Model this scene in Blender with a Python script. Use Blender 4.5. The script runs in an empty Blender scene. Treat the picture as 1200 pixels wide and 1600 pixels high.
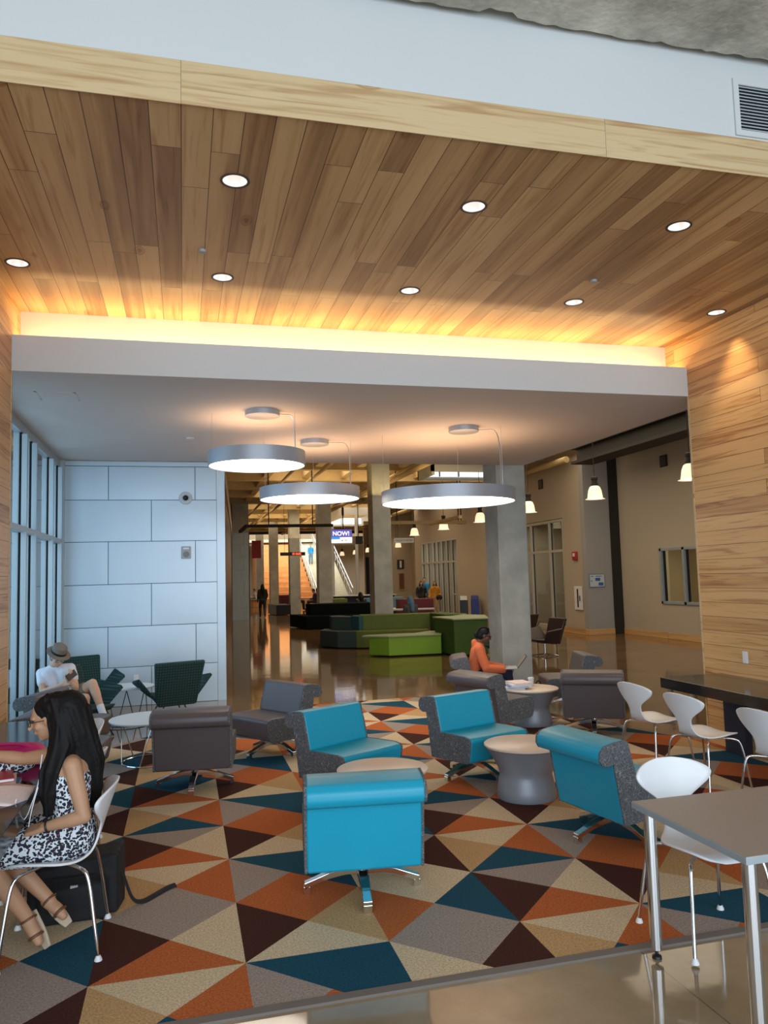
import bpy, bmesh, math, random
from mathutils import Vector, Matrix
random.seed(7)
C = bpy.context.scene.collection
SC = bpy.context.scene
PI = math.pi
R = math.radians

# ------------------------------------------------------------------ camera
cd = bpy.data.cameras.new('camera'); cam = bpy.data.objects.new('camera', cd); C.objects.link(cam)
SC.camera = cam
cd.sensor_fit = 'HORIZONTAL'; cd.sensor_width = 36; cd.lens = 36 * 1200.6 / 1200
cd.clip_start = 0.05; cd.clip_end = 300
yaw, pit, roll = 0.25667, 0.083797, -0.026982
fw = Vector((math.sin(yaw) * math.cos(pit), math.cos(yaw) * math.cos(pit), math.sin(pit)))
rt = Vector((math.cos(yaw), -math.sin(yaw), 0)); up = rt.cross(fw)
r2 = rt * math.cos(roll) + up * math.sin(roll); u2 = up * math.cos(roll) - rt * math.sin(roll)
m = Matrix((r2, u2, -fw)).transposed().to_4x4(); m.translation = (0, 0, 1.9)
cam.matrix_world = m

# ------------------------------------------------------------------ world, daylight, exposure
w = bpy.data.worlds.new('sky'); SC.world = w; w.use_nodes = True
w.node_tree.nodes['Background'].inputs[0].default_value = (0.56, 0.70, 0.86, 1)
w.node_tree.nodes['Background'].inputs[1].default_value = 0.55
SC.view_settings.view_transform = 'Standard'; SC.view_settings.look = 'None'
SC.view_settings.gamma = 1; SC.view_settings.exposure = 0.22; SC.view_settings.use_curve_mapping = False

def area(name, loc, aim, sx, sy, power, col, spread=180):
    l = bpy.data.lights.new(name, 'AREA'); l.shape = 'RECTANGLE'; l.size = sx; l.size_y = sy
    l.energy = power; l.color = col; l.spread = R(spread)
    o = bpy.data.objects.new(name, l); C.objects.link(o); o.location = loc
    o.rotation_euler = (Vector(aim) - Vector(loc)).to_track_quat('-Z', 'Y').to_euler()
    return o
DAY = (0.75, 0.875, 1.0)
area('facade_daylight', (1.0, -4.0, 2.6), (2.0, 6, 2.0), 13, 4.6, 720, DAY)
area('side_daylight', (-2.6, 10.0, 2.0), (3, 10.4, 1.6), 4.5, 3.4, 80, (0.42, 0.72, 1.0))
WARM = (1.0, 0.80, 0.55)
area('hall_light_near', (8.5, 17, 5.5), (8.5, 17, 0), 6, 9, 230, (1.0, 0.84, 0.62))
for yy in (27.3, 33.3, 39.2, 45.1, 51.1): area('hall_bay_light', (7.5, yy, 6.12), (7.5, yy, 0), 9, 2.2, 190, (1.0, 0.84, 0.62))
area('wall_top_uplight', (0.7, 22, 4.55), (0.9, 22, 9), 0.4, 16, 70, (1.0, 0.72, 0.32)); area('ceiling_fill_mid', (5.2, 27.5, 4.1), (5.2, 27.5, 9), 4, 5, 55, (1.0, 0.75, 0.42))  # both are added fill lamps, brightening the hall ceiling; no fixtures stand there
area('ceiling_fill_far', (6.5, 44, 4.1), (6.5, 44, 9), 5, 8, 120, (1.0, 0.75, 0.42))  # another added fill for the far ceiling, not a lamp on the rail
area('atrium_skylight', (9.0, 62, 9.8), (9.0, 64, 0), 12, 10, 2600, (1.0, 0.95, 0.86))

# ------------------------------------------------------------------ materials
def nm(name):
    ma = bpy.data.materials.new(name); ma.use_nodes = True
    nt = ma.node_tree; b = nt.nodes['Principled BSDF']
    return ma, nt, b
def N(nt, t, **k):
    n = nt.nodes.new(t)
    for a, v in k.items(): setattr(n, a, v)
    return n
def pbr(name, col, rough=0.5, metal=0.0, var=0.06, vscale=6.0, bump=0.0, bscale=80, spec=0.5, coat=0.0, emit=None, es=0.0):
    ma, nt, b = nm(name)
    b.inputs['Roughness'].default_value = rough; b.inputs['Metallic'].default_value = metal
    b.inputs['Specular IOR Level'].default_value = spec
    if coat: b.inputs['Coat Weight'].default_value = coat; b.inputs['Coat Roughness'].default_value = 0.15
    tc = N(nt, 'ShaderNodeTexCoord'); no = N(nt, 'ShaderNodeTexNoise'); no.inputs['Scale'].default_value = vscale
    no.inputs['Detail'].default_value = 5
    nt.links.new(tc.outputs['Object'], no.inputs['Vector'])
    mx = N(nt, 'ShaderNodeMix', data_type='RGBA')
    mx.inputs[6].default_value = (*[c * (1 - var) for c in col], 1); mx.inputs[7].default_value = (*[min(1, c * (1 + var)) for c in col], 1)
    nt.links.new(no.outputs['Fac'], mx.inputs[0]); nt.links.new(mx.outputs[2], b.inputs['Base Color'])
    if bump:
        n2 = N(nt, 'ShaderNodeTexNoise'); n2.inputs['Scale'].default_value = bscale; n2.inputs['Detail'].default_value = 3
        nt.links.new(tc.outputs['Object'], n2.inputs['Vector'])
        bp = N(nt, 'ShaderNodeBump'); bp.inputs['Strength'].default_value = bump; bp.inputs['Distance'].default_value = 0.01
        nt.links.new(n2.outputs['Fac'], bp.inputs['Height']); nt.links.new(bp.outputs[0], b.inputs['Normal'])
    if emit:
        b.inputs['Emission Color'].default_value = (*emit, 1); b.inputs['Emission Strength'].default_value = es
    return ma
def ramp(nt, stops, interp='LINEAR'):
    r = N(nt, 'ShaderNodeValToRGB'); r.color_ramp.interpolation = interp
    e = r.color_ramp.elements
    e[0].position, e[0].color = stops[0][0], (*stops[0][1], 1)
    e[1].position, e[1].color = stops[-1][0], (*stops[-1][1], 1)
    for p, c in stops[1:-1]:
        x = e.new(p); x.color = (*c, 1)
    return r
def wood(name, U, V, L, W, pal, rough=0.35, gap=0.0035, ofs=0.37, dark=0.25, knots=0.5):
    """planks: U = axis letter along the plank, V = axis across it"""
    ma, nt, b = nm(name)
    tc = N(nt, 'ShaderNodeTexCoord'); sp = N(nt, 'ShaderNodeSeparateXYZ'); nt.links.new(tc.outputs['Object'], sp.inputs[0])
    cb = N(nt, 'ShaderNodeCombineXYZ')
    nt.links.new(sp.outputs[U], cb.inputs[0]); nt.links.new(sp.outputs[V], cb.inputs[1])
    br = N(nt, 'ShaderNodeTexBrick'); br.offset = ofs; br.offset_frequency = 2; br.squash = 1.35; br.squash_frequency = 3
    br.inputs['Scale'].default_value = 1; br.inputs['Brick Width'].default_value = L; br.inputs['Row Height'].default_value = W
    br.inputs['Mortar Size'].default_value = gap; br.inputs['Mortar Smooth'].default_value = 0; br.inputs['Bias'].default_value = 0
    br.inputs['Color1'].default_value = (0, 0, 0, 1); br.inputs['Color2'].default_value = (1, 1, 1, 1)
    nt.links.new(cb.outputs[0], br.inputs['Vector'])
    # grain
    mp = N(nt, 'ShaderNodeCombineXYZ')
    mu = N(nt, 'ShaderNodeMath', operation='MULTIPLY'); mu.inputs[1].default_value = 0.55; nt.links.new(sp.outputs[U], mu.inputs[0])
    mv = N(nt, 'ShaderNodeMath', operation='MULTIPLY'); mv.inputs[1].default_value = 11.0; nt.links.new(sp.outputs[V], mv.inputs[0])
    br2 = N(nt, 'ShaderNodeMath', operation='MULTIPLY'); br2.inputs[1].default_value = 40.0
    nt.links.new(br.outputs['Color'], br2.inputs[0])
    nt.links.new(mu.outputs[0], mp.inputs[0]); nt.links.new(mv.outputs[0], mp.inputs[1]); nt.links.new(br2.outputs[0], mp.inputs[2])
    no = N(nt, 'ShaderNodeTexNoise'); no.inputs['Scale'].default_value = 1.6; no.inputs['Detail'].default_value = 8; no.inputs['Distortion'].default_value = 1.4
    nt.links.new(mp.outputs[0], no.inputs['Vector'])
    # broad dark heartwood streaks
    no2 = N(nt, 'ShaderNodeTexNoise'); no2.inputs['Scale'].default_value = 0.55; no2.inputs['Detail'].default_value = 3; no2.inputs['Distortion'].default_value = 0.8
    nt.links.new(mp.outputs[0], no2.inputs['Vector'])
    a1 = N(nt, 'ShaderNodeMath', operation='MULTIPLY_ADD'); a1.inputs[1].default_value = 0.42; nt.links.new(br.outputs['Color'], a1.inputs[0])
    m2 = N(nt, 'ShaderNodeMath', operation='MULTIPLY'); m2.inputs[1].default_value = 0.80; nt.links.new(no2.outputs['Fac'], m2.inputs[0])
    nt.links.new(m2.outputs[0], a1.inputs[2])
    rp = ramp(nt, pal); nt.links.new(a1.outputs[0], rp.inputs[0])
    gr = ramp(nt, [(0.30, (1 - dark * .75, 1 - dark * 1.1, 1 - dark * 1.35)), (0.48, (1.0, 1.0, 1.0)), (0.62, (1.0, 1.0, 1.0)), (0.8, (0.90, 0.86, 0.80))]); nt.links.new(no.outputs['Fac'], gr.inputs[0])
    mx = N(nt, 'ShaderNodeMix', data_type='RGBA', blend_type='MULTIPLY'); mx.inputs[0].default_value = 1
    nt.links.new(rp.outputs[0], mx.inputs[6]); nt.links.new(gr.outputs[0], mx.inputs[7])
    # knots
    vo = N(nt, 'ShaderNodeTexVoronoi'); vo.inputs['Scale'].default_value = 1.05
    mk = N(nt, 'ShaderNodeCombineXYZ'); kk = N(nt, 'ShaderNodeMath', operation='MULTIPLY'); kk.inputs[1].default_value = 2.2
    nt.links.new(sp.outputs[V], kk.inputs[0]); nt.links.new(sp.outputs[U], mk.inputs[0]); nt.links.new(kk.outputs[0], mk.inputs[1])
    nt.links.new(mk.outputs[0], vo.inputs['Vector'])
    kr = ramp(nt, [(0.02, (1 - knots * 1.3, 1 - knots * 1.5, 1 - knots * 1.6)), (0.05, (0.62, 0.48, 0.38)), (0.065, (0.90, 0.82, 0.74)), (0.085, (0.68, 0.54, 0.42)), (0.11, (1, 1, 1))]); nt.links.new(vo.outputs['Distance'], kr.inputs[0])
    mk2 = N(nt, 'ShaderNodeMix', data_type='RGBA', blend_type='MULTIPLY'); mk2.inputs[0].default_value = 1
    nt.links.new(mx.outputs[2], mk2.inputs[6]); nt.links.new(kr.outputs[0], mk2.inputs[7])
    # joints
    mg = N(nt, 'ShaderNodeMix', data_type='RGBA'); mg.inputs[7].default_value = (0.06, 0.03, 0.012, 1)
    nt.links.new(br.outputs['Fac'], mg.inputs[0]); nt.links.new(mk2.outputs[2], mg.inputs[6])
    nt.links.new(mg.outputs[2], b.inputs['Base Color']); b.inputs['Roughness'].default_value = rough
    return ma
def concrete(name, col, var=0.25, rough=0.75, sc=1.5, bump=0.25):
    ma, nt, b = nm(name)
    tc = N(nt, 'ShaderNodeTexCoord'); no = N(nt, 'ShaderNodeTexNoise'); no.inputs['Scale'].default_value = sc; no.inputs['Detail'].default_value = 9; no.inputs['Roughness'].default_value = 0.62
    nt.links.new(tc.outputs['Object'], no.inputs['Vector'])
    rp = ramp(nt, [(0.28, tuple(c * (1 - var) for c in col)), (0.5, col), (0.72, tuple(min(1, c * (1 + var)) for c in col))])
    nt.links.new(no.outputs['Fac'], rp.inputs[0]); nt.links.new(rp.outputs[0], b.inputs['Base Color'])
    b.inputs['Roughness'].default_value = rough
    n2 = N(nt, 'ShaderNodeTexNoise'); n2.inputs['Scale'].default_value = sc * 9; n2.inputs['Detail'].default_value = 6
    nt.links.new(tc.outputs['Object'], n2.inputs['Vector'])
    bp = N(nt, 'ShaderNodeBump'); bp.inputs['Strength'].default_value = bump; bp.inputs['Distance'].default_value = 0.02
    nt.links.new(n2.outputs['Fac'], bp.inputs['Height']); nt.links.new(bp.outputs[0], b.inputs['Normal'])
    return ma
def polished(name):
    ma, nt, b = nm(name)
    tc = N(nt, 'ShaderNodeTexCoord'); no = N(nt, 'ShaderNodeTexNoise'); no.inputs['Scale'].default_value = 1.1; no.inputs['Detail'].default_value = 8; no.inputs['Roughness'].default_value = 0.6
    nt.links.new(tc.outputs['Object'], no.inputs['Vector'])
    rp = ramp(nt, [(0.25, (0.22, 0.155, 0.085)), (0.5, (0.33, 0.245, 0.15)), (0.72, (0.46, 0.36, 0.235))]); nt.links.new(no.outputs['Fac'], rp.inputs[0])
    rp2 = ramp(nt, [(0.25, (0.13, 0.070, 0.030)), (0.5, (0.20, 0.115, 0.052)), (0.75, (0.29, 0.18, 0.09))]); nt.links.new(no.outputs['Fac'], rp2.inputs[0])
    # browner colours from the lounge into the hall, paler ones by the entrance
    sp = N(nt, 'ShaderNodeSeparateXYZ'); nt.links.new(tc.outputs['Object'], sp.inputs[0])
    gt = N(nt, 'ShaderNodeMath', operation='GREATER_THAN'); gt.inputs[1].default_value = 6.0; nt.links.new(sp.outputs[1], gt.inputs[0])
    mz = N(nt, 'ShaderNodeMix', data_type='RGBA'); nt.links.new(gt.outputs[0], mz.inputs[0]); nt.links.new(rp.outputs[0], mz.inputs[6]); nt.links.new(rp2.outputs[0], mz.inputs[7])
    # saw-cut joints
    br = N(nt, 'ShaderNodeTexBrick'); br.offset = 0; br.inputs['Scale'].default_value = 1; br.inputs['Brick Width'].default_value = 2.2; br.inputs['Row Height'].default_value = 2.72
    br.inputs['Mortar Size'].default_value = 0.004; br.inputs['Mortar Smooth'].default_value = 0; nt.links.new(tc.outputs['Object'], br.inputs['Vector'])
    mj = N(nt, 'ShaderNodeMix', data_type='RGBA', blend_type='MULTIPLY'); mj.inputs[7].default_value = (0.55, 0.5, 0.45, 1)
    nt.links.new(br.outputs['Fac'], mj.inputs[0]); nt.links.new(mz.outputs[2], mj.inputs[6])
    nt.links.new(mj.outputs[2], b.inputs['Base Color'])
    b.inputs['Roughness'].default_value = 0.07; b.inputs['Specular IOR Level'].default_value = 0.7
    n2 = N(nt, 'ShaderNodeTexNoise'); n2.inputs['Scale'].default_value = 2.6; n2.inputs['Detail'].default_value = 2.5
    nt.links.new(tc.outputs['Object'], n2.inputs['Vector'])
    bp = N(nt, 'ShaderNodeBump'); bp.inputs['Strength'].default_value = 0.10; bp.inputs['Distance'].default_value = 0.012
    nt.links.new(n2.outputs['Fac'], bp.inputs['Height']); nt.links.new(bp.outputs[0], b.inputs['Normal'])
    return ma
def carpet(name, col):
    ma, nt, b = nm(name)
    tc = N(nt, 'ShaderNodeTexCoord'); no = N(nt, 'ShaderNodeTexNoise'); no.inputs['Scale'].default_value = 95; no.inputs['Detail'].default_value = 4; no.inputs['Roughness'].default_value = 0.7
    nt.links.new(tc.outputs['Object'], no.inputs['Vector'])
    rp = ramp(nt, [(0.32, tuple(c * 0.62 for c in col)), (0.5, col), (0.70, tuple(min(1, c * 1.4) for c in col))]); nt.links.new(no.outputs['Fac'], rp.inputs[0])
    nt.links.new(rp.outputs[0], b.inputs['Base Color']); b.inputs['Roughness'].default_value = 0.95; b.inputs['Specular IOR Level'].default_value = 0.1
    return ma
def squiggle(name, base, line):
    ma, nt, b = nm(name)
    tc = N(nt, 'ShaderNodeTexCoord'); no = N(nt, 'ShaderNodeTexNoise'); no.inputs['Scale'].default_value = 9
    nt.links.new(tc.outputs['Object'], no.inputs['Vector'])
    mx0 = N(nt, 'ShaderNodeMix', data_type='RGBA'); mx0.inputs[0].default_value = 0.22
    nt.links.new(tc.outputs['Object'], mx0.inputs[6]); nt.links.new(no.outputs['Color'], mx0.inputs[7])
    vo = N(nt, 'ShaderNodeTexVoronoi', feature='DISTANCE_TO_EDGE'); vo.inputs['Scale'].default_value = 46
    nt.links.new(mx0.outputs[2], vo.inputs['Vector'])
    rp = ramp(nt, [(0.02, line), (0.055, base)]); nt.links.new(vo.outputs['Distance'], rp.inputs[0])
    nt.links.new(rp.outputs[0], b.inputs['Base Color']); b.inputs['Roughness'].default_value = 0.85
    return ma
def leopard(name):
    ma, nt, b = nm(name)
    tc = N(nt, 'ShaderNodeTexCoord'); no = N(nt, 'ShaderNodeTexNoise'); no.inputs['Scale'].default_value = 24
    nt.links.new(tc.outputs['Object'], no.inputs['Vector'])
    mx0 = N(nt, 'ShaderNodeMix', data_type='RGBA'); mx0.inputs[0].default_value = 0.035
    nt.links.new(tc.outputs['Object'], mx0.inputs[6]); nt.links.new(no.outputs['Color'], mx0.inputs[7])
    vo = N(nt, 'ShaderNodeTexVoronoi', feature='F1'); vo.inputs['Scale'].default_value = 68
    nt.links.new(mx0.outputs[2], vo.inputs['Vector'])
    rp = ramp(nt, [(0.0, (0.55, 0.05, 0.10)), (0.13, (0.55, 0.05, 0.10)), (0.16, (0.012, 0.012, 0.025)), (0.50, (0.012, 0.012, 0.025)), (0.54, (0.70, 0.74, 0.78))], 'CONSTANT')
    nt.links.new(vo.outputs['Distance'], rp.inputs[0])
    rp2 = ramp(nt, [(0.0, (0.012, 0.012, 0.025)), (0.52, (0.012, 0.012, 0.025)), (0.55, (0.70, 0.74, 0.78))], 'CONSTANT')
    nt.links.new(vo.outputs['Distance'], rp2.inputs[0])
    sp = N(nt, 'ShaderNodeSeparateColor'); nt.links.new(vo.outputs['Color'], sp.inputs[0])
    gt = N(nt, 'ShaderNodeMath', operation='GREATER_THAN'); gt.inputs[1].default_value = 0.72; nt.links.new(sp.outputs[0], gt.inputs[0])
    mx = N(nt, 'ShaderNodeMix', data_type='RGBA'); nt.links.new(gt.outputs[0], mx.inputs[0]); nt.links.new(rp2.outputs[0], mx.inputs[6]); nt.links.new(rp.outputs[0], mx.inputs[7])
    nt.links.new(mx.outputs[2], b.inputs['Base Color']); b.inputs['Roughness'].default_value = 0.8
    return ma
def tartan(name):
    ma, nt, b = nm(name)
    tc = N(nt, 'ShaderNodeTexCoord')
    outs = []
    for ax in ('Y', 'Z'):
        wv = N(nt, 'ShaderNodeTexWave', bands_direction=ax); wv.inputs['Scale'].default_value = 9; wv.inputs['Distortion'].default_value = 0.6
        nt.links.new(tc.outputs['Object'], wv.inputs['Vector']); outs.append(wv)
    mu = N(nt, 'ShaderNodeMath', operation='MULTIPLY'); nt.links.new(outs[0].outputs['Fac'], mu.inputs[0]); nt.links.new(outs[1].outputs['Fac'], mu.inputs[1])
    rp = ramp(nt, [(0.3, (0.006, 0.030, 0.030)), (0.8, (0.030, 0.085, 0.072))]); nt.links.new(mu.outputs[0], rp.inputs[0])
    nt.links.new(rp.outputs[0], b.inputs['Base Color']); b.inputs['Roughness'].default_value = 0.9
    return ma
def glass(name, tint=(0.9, 0.95, 0.97), refl=0.04):
    ma, nt, b = nm(name)
    nt.nodes.remove(b)
    tr = N(nt, 'ShaderNodeBsdfTransparent'); tr.inputs[0].default_value = (*tint, 1)
    gl = N(nt, 'ShaderNodeBsdfGlossy'); gl.inputs['Roughness'].default_value = 0.02
    lw = N(nt, 'ShaderNodeLayerWeight'); p4 = N(nt, 'ShaderNodeMath', operation='POWER'); p4.inputs[1].default_value = 4.5; nt.links.new(lw.outputs['Facing'], p4.inputs[0])
    fr = N(nt, 'ShaderNodeMath', operation='MULTIPLY_ADD'); fr.inputs[1].default_value = 0.75; fr.inputs[2].default_value = 0.035; nt.links.new(p4.outputs[0], fr.inputs[0])
    ms = N(nt, 'ShaderNodeMixShader'); nt.links.new(fr.outputs[0], ms.inputs[0]); nt.links.new(tr.outputs[0], ms.inputs[1]); nt.links.new(gl.outputs[0], ms.inputs[2])
    nt.links.new(ms.outputs[0], nt.nodes['Material Output'].inputs[0])
    return ma
def emis(name, col, st):
    ma, nt, b = nm(name)
    b.inputs['Base Color'].default_value = (*[min(1, c) for c in col], 1)
    b.inputs['Emission Color'].default_value = (*col, 1); b.inputs['Emission Strength'].default_value = st
    return ma
PALC = [(0.25, (0.66, 0.44, 0.22)), (0.50, (0.60, 0.385, 0.18)), (0.68, (0.47, 0.275, 0.125)), (0.82, (0.30, 0.16, 0.070)), (0.95, (0.40, 0.235, 0.11))]
PALW = [(0.25, (0.76, 0.48, 0.21)), (0.6, (0.72, 0.43, 0.175)), (0.78, (0.60, 0.33, 0.125)), (0.95, (0.42, 0.20, 0.075))]
M = {}
M['ceil_wood'] = wood('hickory ceiling boards', 1, 0, 2.3, 0.1757, PALC, rough=0.42, gap=0.0025, dark=0.33)
M['wall_wood'] = wood('hickory wall boards', 1, 2, 2.1, 0.153, PALW, rough=0.38, gap=0.002, dark=0.50)
M['birch'] = wood('pale birch fascia', 0, 2, 2.6, 4.0, [(0.15, (0.64, 0.47, 0.26)), (0.6, (0.62, 0.445, 0.235)), (0.95, (0.54, 0.36, 0.18))], rough=0.45, dark=0.38, gap=0.001)
M['base_wood'] = wood('wood baseboard', 1, 2, 1.8, 0.4, PALW, rough=0.4)
M['dark_wood'] = wood('dark wood boards', 1, 2, 1.6, 0.17, [(0.2, (0.16, 0.08, 0.045)), (0.9, (0.09, 0.045, 0.026))], rough=0.35)
M['step_wood'] = wood('orange wood steps', 0, 2, 2.2, 0.5, [(0.2, (0.80, 0.45, 0.20)), (0.9, (0.66, 0.33, 0.13))], rough=0.4, gap=0.004)
M['white'] = pbr('white wall paint', (0.61, 0.62, 0.605), 0.7, var=0.02, vscale=1)
M['soffit'] = pbr('soffit paint', (0.62, 0.565, 0.52), 0.8, var=0.02, vscale=1)
M['cream'] = pbr('cream wall paint', (0.50, 0.42, 0.31), 0.75, var=0.03, vscale=0.6)
M['grey_wall'] = pbr('grey wall paint', (0.36, 0.34, 0.31), 0.75, var=0.03, vscale=0.6)
M['rough_conc'] = concrete('rough grey concrete', (0.46, 0.43, 0.36), 0.45, 0.9, 2.6, 0.5)
M['column'] = concrete('concrete column', (0.42, 0.42, 0.37), 0.22, 0.7, 2.2, 0.25)
M['hall_ceil'] = concrete('hall concrete ceiling', (0.56, 0.41, 0.20), 0.15, 0.8, 1.0, 0.1)
M['floor'] = polished('polished stained concrete')
CC = dict(B=(0.58, 0.46, 0.30), t=(0.48, 0.30, 0.14), G=(0.32, 0.26, 0.22), O=(0.44, 0.12, 0.036), M=(0.060, 0.021, 0.015), U=(0.014, 0.070, 0.110))
NAMES = dict(B='beige', t='tan', G='taupe', O='rust', M='maroon', U='teal blue')
for k, c in CC.items(): M['rug' + k] = carpet('carpet ' + NAMES[k], c)
M['edge'] = pbr('grey carpet edging', (0.17, 0.14, 0.12), 0.8)
M['teal'] = pbr('teal leather', (0.008, 0.34, 0.50), 0.38, var=0.05, vscale=3, bump=0.10, bscale=260)
M['grey_lth'] = pbr('grey leather', (0.098, 0.080, 0.082), 0.40, var=0.06, vscale=3, bump=0.10, bscale=260)
M['pattern'] = squiggle('grey squiggle fabric', (0.085, 0.088, 0.095), (0.26, 0.26, 0.26))
M['tartan'] = tartan('dark green plaid fabric')
M['chrome'] = pbr('chrome', (0.78, 0.78, 0.79), 0.12, 1.0, var=0.01)
M['steel'] = pbr('brushed steel', (0.60, 0.61, 0.62), 0.3, 1.0, var=0.03)
M['shell'] = pbr('white moulded plastic', (0.80, 0.80, 0.81), 0.35, var=0.01)
M['glide'] = pbr('white plastic glide', (0.75, 0.76, 0.76), 0.5)
M['drum'] = pbr('silver painted drum', (0.30, 0.32, 0.36), 0.45, 0.3, var=0.02)
M['drumtop'] = pbr('cream laminate', (0.72, 0.58, 0.47), 0.4, var=0.02)
M['taupe_top'] = pbr('taupe laminate', (0.34, 0.28, 0.24), 0.45, var=0.02)
M['alu'] = pbr('aluminium edge band', (0.38, 0.42, 0.44), 0.4, 0.3)
M['granite'] = pbr('black granite', (0.012, 0.012, 0.012), 0.12, var=0.5, vscale=90, spec=0.6)
M['metal_panel'] = pbr('galvanised metal panel', (0.52, 0.63, 0.71), 0.42, 0.35, var=0.07, vscale=1.2, bump=0.35, bscale=2.2)
M['seam'] = pbr('dark panel seam', (0.10, 0.13, 0.15), 0.8)
M['clad'] = pbr('old metal cladding', (0.36, 0.40, 0.38), 0.45, 0.4, var=0.12, vscale=1.5, bump=0.3, bscale=2.5)
M['frame'] = pbr('pale aluminium frame', (0.40, 0.46, 0.48), 0.4, 0.3, var=0.02)
M['store_frame'] = pbr('cream storefront frame', (0.55, 0.52, 0.44), 0.4, 0.2)
M['black'] = pbr('black plastic', (0.01, 0.01, 0.011), 0.4)
M['gasket'] = pbr('black gasket', (0.003, 0.003, 0.003), 0.9)
M['black_cloth'] = pbr('black nylon', (0.008, 0.008, 0.009), 0.8, bump=0.3, bscale=90)
M['glass'] = glass('clear glass')
M['ring'] = pbr('silver lamp band', (0.40, 0.42, 0.46), 0.4, 0.35)
M['diffuser'] = emis('glowing diffuser', (1.0, 0.88, 0.74), 5.0)
M['uplight'] = emis('uplight lens', (1.0, 0.66, 0.40), 2.3)
M['can'] = pbr('bright can reflector', (0.85, 0.84, 0.84), 0.25, 0.6, emit=(1.0, 0.9, 0.82), es=0.35)
M['trimblack'] = pbr('dark trim ring', (0.06, 0.045, 0.04), 0.5)
M['bell'] = pbr('glass bell shade', (0.9, 0.85, 0.7), 0.4, emit=(1.0, 0.80, 0.50), es=0.75)
M['room'] = pbr('lit room wall', (0.55, 0.45, 0.25), 0.8, emit=(0.75, 0.55, 0.25), es=0.10)
M['brownbeam'] = pbr('dark steel', (0.018, 0.014, 0.009), 0.7)
M['stairc'] = pbr('pale concrete stair', (0.62, 0.60, 0.50), 0.7, var=0.1)
M['skywin'] = emis('sky seen through rooflight', (0.85, 0.95, 1.0), 1.2)
M['olive'] = pbr('olive upholstery', (0.13, 0.165, 0.025), 0.7)
M['lime'] = pbr('lime upholstery', (0.26, 0.46, 0.03), 0.65)
M['dkgreen'] = pbr('dark green upholstery', (0.06, 0.12, 0.016), 0.7)
M['slate'] = pbr('slate green upholstery', (0.045, 0.075, 0.065), 0.7)
M['bluesofa'] = pbr('teal upholstery', (0.02, 0.09, 0.10), 0.7)
M['blacksofa'] = pbr('near black green upholstery', (0.006, 0.010, 0.009), 0.95, spec=0.1)
M['palegreen'] = pbr('pale green laminate top', (0.34, 0.40, 0.22), 0.5)
M['skyblue'] = pbr('blue upholstery', (0.10, 0.22, 0.36), 0.6)
M['maroon'] = pbr('maroon upholstery', (0.14, 0.02, 0.03), 0.7)
M['ltgrey'] = pbr('light grey laminate', (0.55, 0.60, 0.62), 0.5)
M['brownlth'] = pbr('dark brown leather', (0.035, 0.018, 0.018), 0.35)
M['blue_bin'] = pbr('blue plastic', (0.015, 0.035, 0.24), 0.4)
M['grey_plastic'] = pbr('grey plastic', (0.36, 0.37, 0.39), 0.5)
M['red'] = pbr('red plastic', (0.42, 0.02, 0.03), 0.4)
M['paperw'] = pbr('white paper', (0.80, 0.78, 0.78), 0.8)
M['paperp'] = pbr('printed pinkish page', (0.82, 0.66, 0.62), 0.8, var=0.15, vscale=60)
M['cyan'] = pbr('pale blue cover', (0.35, 0.50, 0.70), 0.6)
M['pink'] = pbr('magenta nylon', (0.55, 0.012, 0.16), 0.6)
M['blueink'] = pbr('blue print', (0.03, 0.13, 0.36), 0.5)
M['purple'] = emis('purple screen', (0.11, 0.10, 0.42), 0.9)
M['scrwhite'] = emis('white screen area', (0.95, 0.97, 1.0), 1.0)
M['scrblue'] = emis('blue screen area', (0.05, 0.25, 0.65), 1.0)
M['led'] = emis('red led', (1.0, 0.12, 0.05), 2.2)
M['ink'] = pbr('dark ink', (0.03, 0.03, 0.035), 0.6)
M['dkroom'] = pbr('dark shop glazing', (0.02, 0.018, 0.014), 0.3)
def skin(n, c): return pbr(n, c, 0.5, var=0.06, vscale=14, spec=0.35)
M['skinA'] = skin('light skin', (0.60, 0.36, 0.24)); M['skinB'] = skin('tan skin', (0.50, 0.27, 0.155)); M['skinC'] = skin('brown skin', (0.13, 0.06, 0.035))
M['hair'] = pbr('black hair', (0.006, 0.005, 0.005), 0.62, var=0.3, vscale=30, bump=0.25, bscale=45, spec=0.22)
M['hairb'] = pbr('dark brown hair', (0.02, 0.010, 0.006), 0.5)
M['tee'] = pbr('white cotton', (0.70, 0.70, 0.74), 0.9, bump=0.25, bscale=14)
M['khaki'] = pbr('brown shorts cloth', (0.20, 0.135, 0.10), 0.9)
M['orange'] = pbr('orange fleece', (0.56, 0.13, 0.045), 0.9, bump=0.25, bscale=14)
M['navy'] = pbr('navy cloth', (0.012, 0.018, 0.045), 0.9)
M['darkcl'] = pbr('dark brown cloth', (0.016, 0.012, 0.008), 0.9)
M['amber'] = pbr('amber cloth', (0.55, 0.24, 0.02), 0.9)
M['tanpants'] = pbr('tan cloth', (0.45, 0.30, 0.16), 0.9)
M['bluetee'] = pbr('bright blue cloth', (0.03, 0.28, 0.60), 0.9)
M['bluehood'] = pbr('dusty blue cloth', (0.10, 0.19, 0.30), 0.9)
M['greycl'] = pbr('dark grey tweed', (0.07, 0.07, 0.075), 0.9, var=0.5, vscale=70)
M['hat'] = pbr('taupe felt', (0.19, 0.15, 0.12), 0.9)
M['sole'] = pbr('tan rubber', (0.55, 0.42, 0.30), 0.6)
M['strapb'] = pbr('brown leather strap', (0.16, 0.055, 0.02), 0.5)
M['shoeg'] = pbr('grey canvas', (0.42, 0.45, 0.46), 0.8, var=0.3, vscale=50)
M['leo'] = leopard('leopard print cloth')
M['paisley'] = leopard('purple paisley'); 

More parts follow.
